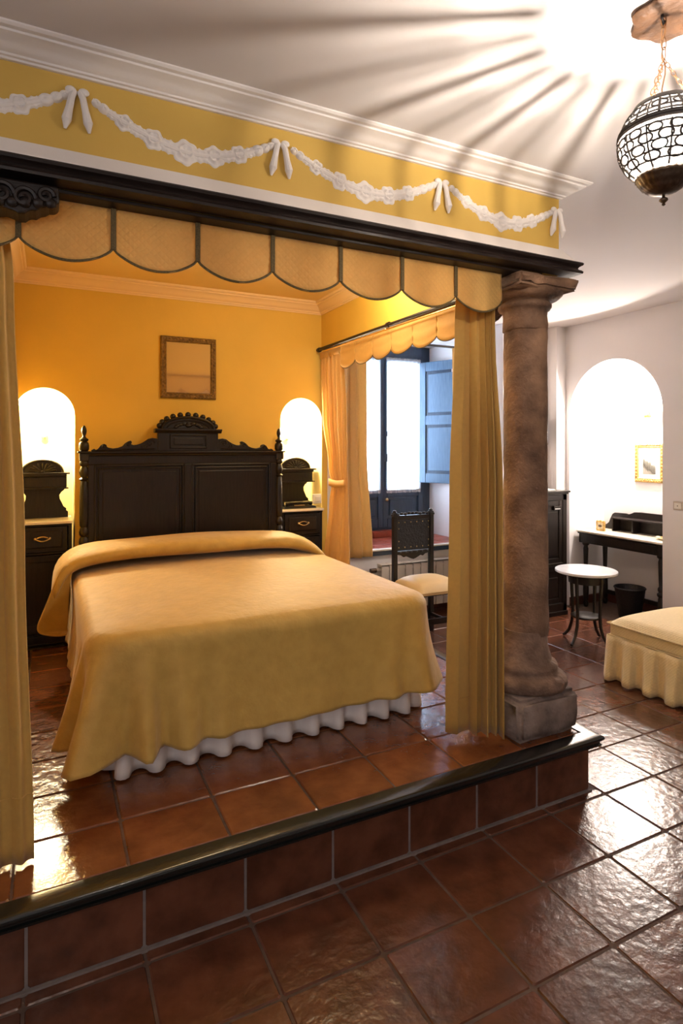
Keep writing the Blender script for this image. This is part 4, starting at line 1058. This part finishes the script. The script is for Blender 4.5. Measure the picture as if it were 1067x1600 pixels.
ad2 = N.new('ShaderNodeMath'); ad2.operation = 'MULTIPLY_ADD'; ad2.inputs[1].default_value = -.45; Lk.new(sxy.outputs[1], ad2.inputs[0]); Lk.new(ad.outputs[0], ad2.inputs[2])
rp = N.new('ShaderNodeValToRGB'); els = rp.color_ramp.elements; els[0].position = .05; els[0].color = (.25, .22, .18, 1); els[1].position = .85; els[1].color = (.85, .82, .76, 1)
e = els.new(.25); e.color = (.05, .045, .035, 1); e = els.new(.55); e.color = (.16, .15, .12, 1)
Lk.new(ad2.outputs[0], rp.inputs[0]); Lk.new(rp.outputs[0], N['Principled BSDF'].inputs['Base Color'])
MB().box(4.907, 3.545, 1.262, 4.9088, 3.672, 1.445).build('print', pm, np_)
sc_ = thing('wall_lamp', 'gilt two arm wall lamp above the niche picture', 'wall lamp', (4.92, 3.65, 1.83))
MB().ball((4.915, 3.65, 1.80), .028, 14, 8, (.35, .8, 1.3)).build('wall_plate', 'gilt', sc_, smooth=True)
for sy in (-1, 1):
    MB().tube([(4.905, 3.65, 1.79), (4.87, 3.65+.015*sy, 1.80), (4.845, 3.65+.035*sy, 1.84), (4.83, 3.65+.06*sy, 1.850), (4.825, 3.65+.078*sy, 1.83)], .0055, 8).build('arm', 'gilt', sc_, smooth=True)
    sd = MB().lathe(4.825, 3.65+.08*sy, [(.012, 1.845), (.020, 1.83), (.032, 1.80), (.038, 1.775)], 20, flute=.08, nf=8, cap=False).build('shade', 'gilt', sc_, smooth=True, solid=.002)
    MB().ball((4.825, 3.65+.08*sy, 1.79), .014, 12, 8).build('bulb', 'bulb', sd, smooth=True)
sw = thing('light_switch', 'cream double light switch on the white wall right of the niche', 'light switch', (4.449, 2.98, 1.045))
MB().box(4.434, 2.90, 1.010, 4.4495, 3.052, 1.080).build('plate', mat('tan_plate', (.50, .42, .34), .4), sw, bevel=.004)
MB().box(4.428, 2.98, 1.022, 4.4345, 3.04, 1.068).box(4.428, 2.912, 1.022, 4.4345, 2.972, 1.068).build('rocker', 'plastic', sw, bevel=.003)
MB().ball((4.427, 3.01, 1.045), .004).build('indicator', 'lampmetal', sw)

# ================================================================== SIDE TABLE
tx, ty = 3.73, 3.28
stb = thing('side_table', 'small round side table with marble top and curved black legs', 'table', (tx, ty, 0))
MB().lathe(tx, ty, [(.222, .540), (.228, .544), (.228, .556), (.224, .560)], 48).build('marble_top', 'marble', stb, smooth=True, angle=40)
MB().lathe(tx, ty, [(.10, .460), (.128, .462), (.132, .525), (.135, .530), (.205, .532), (.205, .5395)], 40).build('apron', 'darkwood', stb, smooth=True, angle=40)
MB().lathe(tx, ty, [(.110, .195), (.113, .198), (.113, .208), (.110, .210)], 32).build('shelf', 'darkwood', stb, smooth=True, angle=40)
for k in range(4):
    a = math.radians(190+90*k)
    pts = [(.128, .530), (.124, .44), (.118, .33), (.114, .22), (.120, .14), (.142, .07), (.178, .022), (.196, .012)]
    MB().tube([(tx+r_*cos(a), ty+r_*sin(a), z) for r_, z in pts], [.015, .014, .0125, .012, .012, .012, .012, .0115], 10).build('leg', 'chairwood', stb, smooth=True)

# ================================================================== ARMCHAIR (slipper chair)
sf = thing('slipper_chair', 'cream gold upholstered low chair with pleated skirt at right edge', 'armchair', (3.65, 2.38, 0))
sx0, sx1, sy0, sy1 = 3.27, 4.02, 2.02, 2.705
fr_ = MB().box(sx0+.01, sy0, .285, sx1-.01, sy1-.01, .365).build('seat_band', 'upholstery', sf, bevel=.012)
rows = []
for i in range(21):
    u = i/20*2-1; row = []
    for j in range(21):
        v = j/20*2-1; e = max(0, (1-abs(u)**4)*(1-abs(v)**4))
        row.append(((sx0+sx1)/2+(sx1-sx0)/2*u, (sy0+sy1)/2+(sy1-sy0)/2*v, .362+.062*e**.45))
    rows.append(row)
MB().grid(rows).build('seat_cushion', 'upholstery', sf, smooth=True, angle=180)
def rectpath(z, o, n=8): return [(sx0-o, sy0-o, z), (sx1+o, sy0-o, z), (sx1+o, sy1+o, z), (sx0-o, sy1+o, z)]
wl = MB(); wl.tube(rectpath(.364, .0), .005, 6, closed=True); wl.tube(rectpath(.286, -.006), .005, 6, closed=True); wl.build('welt', 'upholstery', sf, smooth=True)
# skirt: box pleats
P = []; st_ = .006
per = [(sx0, sy0), (sx0, sy1), (sx1, sy1), (sx1, sy0)]; nrm_ = [(-1, 0), (0, 1), (1, 0), (0, -1)]
for k in range(4):
    (xa, ya), (xb2, yb2) = per[k], per[(k+1) % 4]; Ln = math.hypot(xb2-xa, yb2-ya); n_ = int(Ln/st_)
    for i in range(n_): P.append((xa+(xb2-xa)*i/n_, ya+(yb2-ya)*i/n_, nrm_[k][0], nrm_[k][1], i*st_, Ln))
rows = []
for k in range(9):
    v = k/8; row = []
    for (x, y, nx, ny, s, Ln) in P:
        ph = s/.145; fr0 = ph-math.floor(ph); w1 = 1/(1+math.exp(-(fr0-.25)*60))-1/(1+math.exp(-(fr0-.78)*14)); 
        edge_ = min(1, min(s, Ln-s)/.03)
        off = .004+(.008+.044*v)*w1*edge_ + .018*v*(1-edge_)+.006*v
        row.append((x+nx*off, y+ny*off, .286+(.012+.006*(1-w1)-.286)*v))
    rows.append(row)
MB().grid(rows, True).build('skirt', 'upholstery', sf, smooth=True, solid=.002, angle=180)
rows = []
for k in range(13):
    v = k/12; z = .36+.50*v; yc = 2.20-.11*v**1.3; half = (sx1-sx0)/2*(1-.08*v**3); row = []
    th = .10*(1-.35*v)
    if k == 12: th *= .4; half *= .96
    for q in range(36):
        a = 2*PI*q/36; ca, sa = cos(a), sin(a)
        row.append(((sx0+sx1)/2+half*math.copysign(abs(ca)**.35, ca), yc-th*.85+th*math.copysign(abs(sa)**.6, sa), z))
    rows.append(row)
mb = MB().grid(rows, True); mb.f.append(tuple(12*36+i for i in range(36))); mb.f.append(tuple(reversed(range(36))))
mb.build('backrest', 'upholstery', sf, smooth=True, angle=60)

# ================================================================== LANTERN
LX, LY, LZ, LR = 1.447, 1.022, 2.303, .110
ln = thing('lantern', 'round openwork metal and glass lantern hanging from the ceiling', 'lantern', (LX, LY, CZ))
def sp_(lat, lon, r_=LR): return (LX+r_*cos(lat)*cos(lon), LY+r_*cos(lat)*sin(lon), LZ+r_*sin(lat))
D = math.radians
lat_top, lat_bot = D(47), D(-52)
# glass globe
for nm_, l0_, l1_, gm_ in (('upper_glass', D(8), lat_top, 'lampglass'), ('lower_glass', lat_bot, D(8), 'lampglass_low')):
    rows = [[sp_(l0_+(l1_-l0_)*i/12, 2*PI*j/48, LR-.003) for j in range(48)] for i in range(13)]
    MB().grid(rows, True).build(nm_, gm_, ln, smooth=True, angle=180)
def ringlat(lat, rad, n=64): return [sp_(lat, 2*PI*i/n) for i in range(n)]
lt = MB()
for la in (39, 27, 20, 2, -8, -19, -31, -42): lt.tube(ringlat(D(la), 0, 48), .0021, 5, closed=True)
def oval(lat, lon, a, b, n=14):
    pts = []
    for i in range(n):
        t = 2*PI*i/n; la = lat+b*sin(t); lo = lon+a*cos(t)/cos(lat); pts.append(sp_(la, lo))
    return pts
bands = [(33, 12, 9.5, 6.6), (-3, 14, 8.5, 5.6), (-13.5, 14, 9.0, 6.2), (-25, 12, 9.5, 6.4), (-37, 10, 10, 6.5)]
for (la, nn, a_, b_) in bands:
    for i in range(nn):
        lo = 2*PI*(i+(.5 if la in (-13.5, -37) else 0))/nn
        lt.tube(oval(D(la), lo, D(a_), D(b_)), .0027, 5, closed=True)
for i in range(24):
    lo = 2*PI*i/24
    lt.tube([sp_(D(16+30*k/4), lo) for k in range(5)], .0026 if i % 2 else .0036, 5)
for i in range(12):
    lo = 2*PI*(i+.5)/12
    lt.tube([sp_(D(-52+56*k/8), lo) for k in range(9)], .0024, 5)
tag(lt.build('lattice', 'latticemetal', ln, smooth=True), kind='stuff')
# equatorial band
rows = [[sp_(D(8+d), 2*PI*j/64, LR+o_) for j in range(64)] for d, o_ in ((-1, 0), (0, .004), (2, .002), (4, .0045), (6, .002), (7.5, .004), (8.5, 0))]
MB().grid(rows, True).build('middle_band', 'latticemetal', ln, smooth=True, angle=50)
# scalloped crown
rows = []
for k in range(4):
    v = k/3; row = []
    for j in range(96):
        lo = 2*PI*j/96; sc0 = .5+.5*abs(cos(6*lo)); la = D(45)+D(5+3*sc0)*v
        row.append(sp_(la, lo, LR+.001+.006*v))
    rows.append(row)
MB().grid(rows, True).build('crown', 'latticemetal', ln, smooth=True, solid=.002)
# bottom cup
cupp = [(.058, LZ-.086), (.066, LZ-.090), (.067, LZ-.097), (.063, LZ-.100), (.060, LZ-.106), (.052, LZ-.118), (.047, LZ-.120), (.046, LZ-.123), (.036, LZ-.130), (.033, LZ-.131), (.018, LZ-.137), (.007, LZ-.139)]
MB().lathe(LX, LY, cupp, 72, flute=.025, nf=24).build('bottom_cup', 'lampmetal', ln, smooth=True, angle=60)
MB().lathe(LX, LY, [(.004, LZ-.137), (.004, LZ-.146), (.010, LZ-.150), (.011, LZ-.154), (.006, LZ-.159), (.003, LZ-.161), (.005, LZ-.165), (.002, LZ-.168)], 14).build('finial', 'lampmetal', ln, smooth=True, angle=60)
MB().ball((LX, LY, LZ+.004), .0055, 14, 10, (1, 1, 4.5)).build('bulb', 'lantern_bulb', ln, smooth=True)
# chains
def link(p, q, wd, r_, turn):
    p, q = Vector(p), Vector(q); d = (q-p); L = d.length; d.normalize(); sd = d.orthogonal().normalized(); sd = Matrix.Rotation(turn, 3, d) @ sd; c = (p+q)/2
    pts = []
    for i in range(16):
        a = 2*PI*i/16; pts.append(c+d*(L*.62)*cos(a)+sd*wd*sin(a))
    return pts
hub = (LX, LY, 2.520)
for k in range(3):
    lo = D(80)+2*PI*k/3; e0 = Vector(sp_(D(50), lo, LR+.004)); e1 = Vector(hub); nl = 11; cn = MB()
    for i in range(nl): cn.tube(link(e0.lerp(e1, i/nl), e0.lerp(e1, (i+1)/nl), .0045, .001, PI/2*(i % 2)), .0011, 4, closed=True)
    cn.build('chain', 'chainmetal', ln, smooth=True)
cn = MB()
for i in range(4):
    za = 2.518+(CZ-.02-2.518)*i/4; zb = 2.518+(CZ-.02-2.518)*(i+1)/4
    cn.tube(link((LX, LY, za), (LX, LY, zb), .0075, .001, PI/2*(i % 2)+.5), .0016, 5, closed=True)
cn.build('main_chain', 'chainmetal', ln, smooth=True)
MB().tube([(LX+.003*sin(i*.9), LY+.003*cos(i*1.1), LZ+.03+(CZ-.03-LZ-.03)*i/16) for i in range(17)], .0018, 6).build('flex', 'chainmetal', ln, smooth=True)
MB().tube([(LX-.004, LY, CZ-.005), (LX-.006, LY, CZ-.03), (LX, LY, CZ-.045), (LX+.004, LY, CZ-.035)], .0035, 8).build('hook', 'black', ln, smooth=True)
rs = thing('ceiling_rose', 'carved brown wooden ceiling rose holding the lantern hook', 'ceiling rose', (LX+.03, LY, CZ))
rs_p = [(.060, CZ-.022), (.090, CZ-.020), (.098, CZ-.012), (.088, CZ-.008), (.092, CZ-.0005)]
MB().lathe(LX+.035, LY+.0, rs_p, 60, flute=.07, nf=7).build('rose', 'rosewood', rs, smooth=True, angle=60)
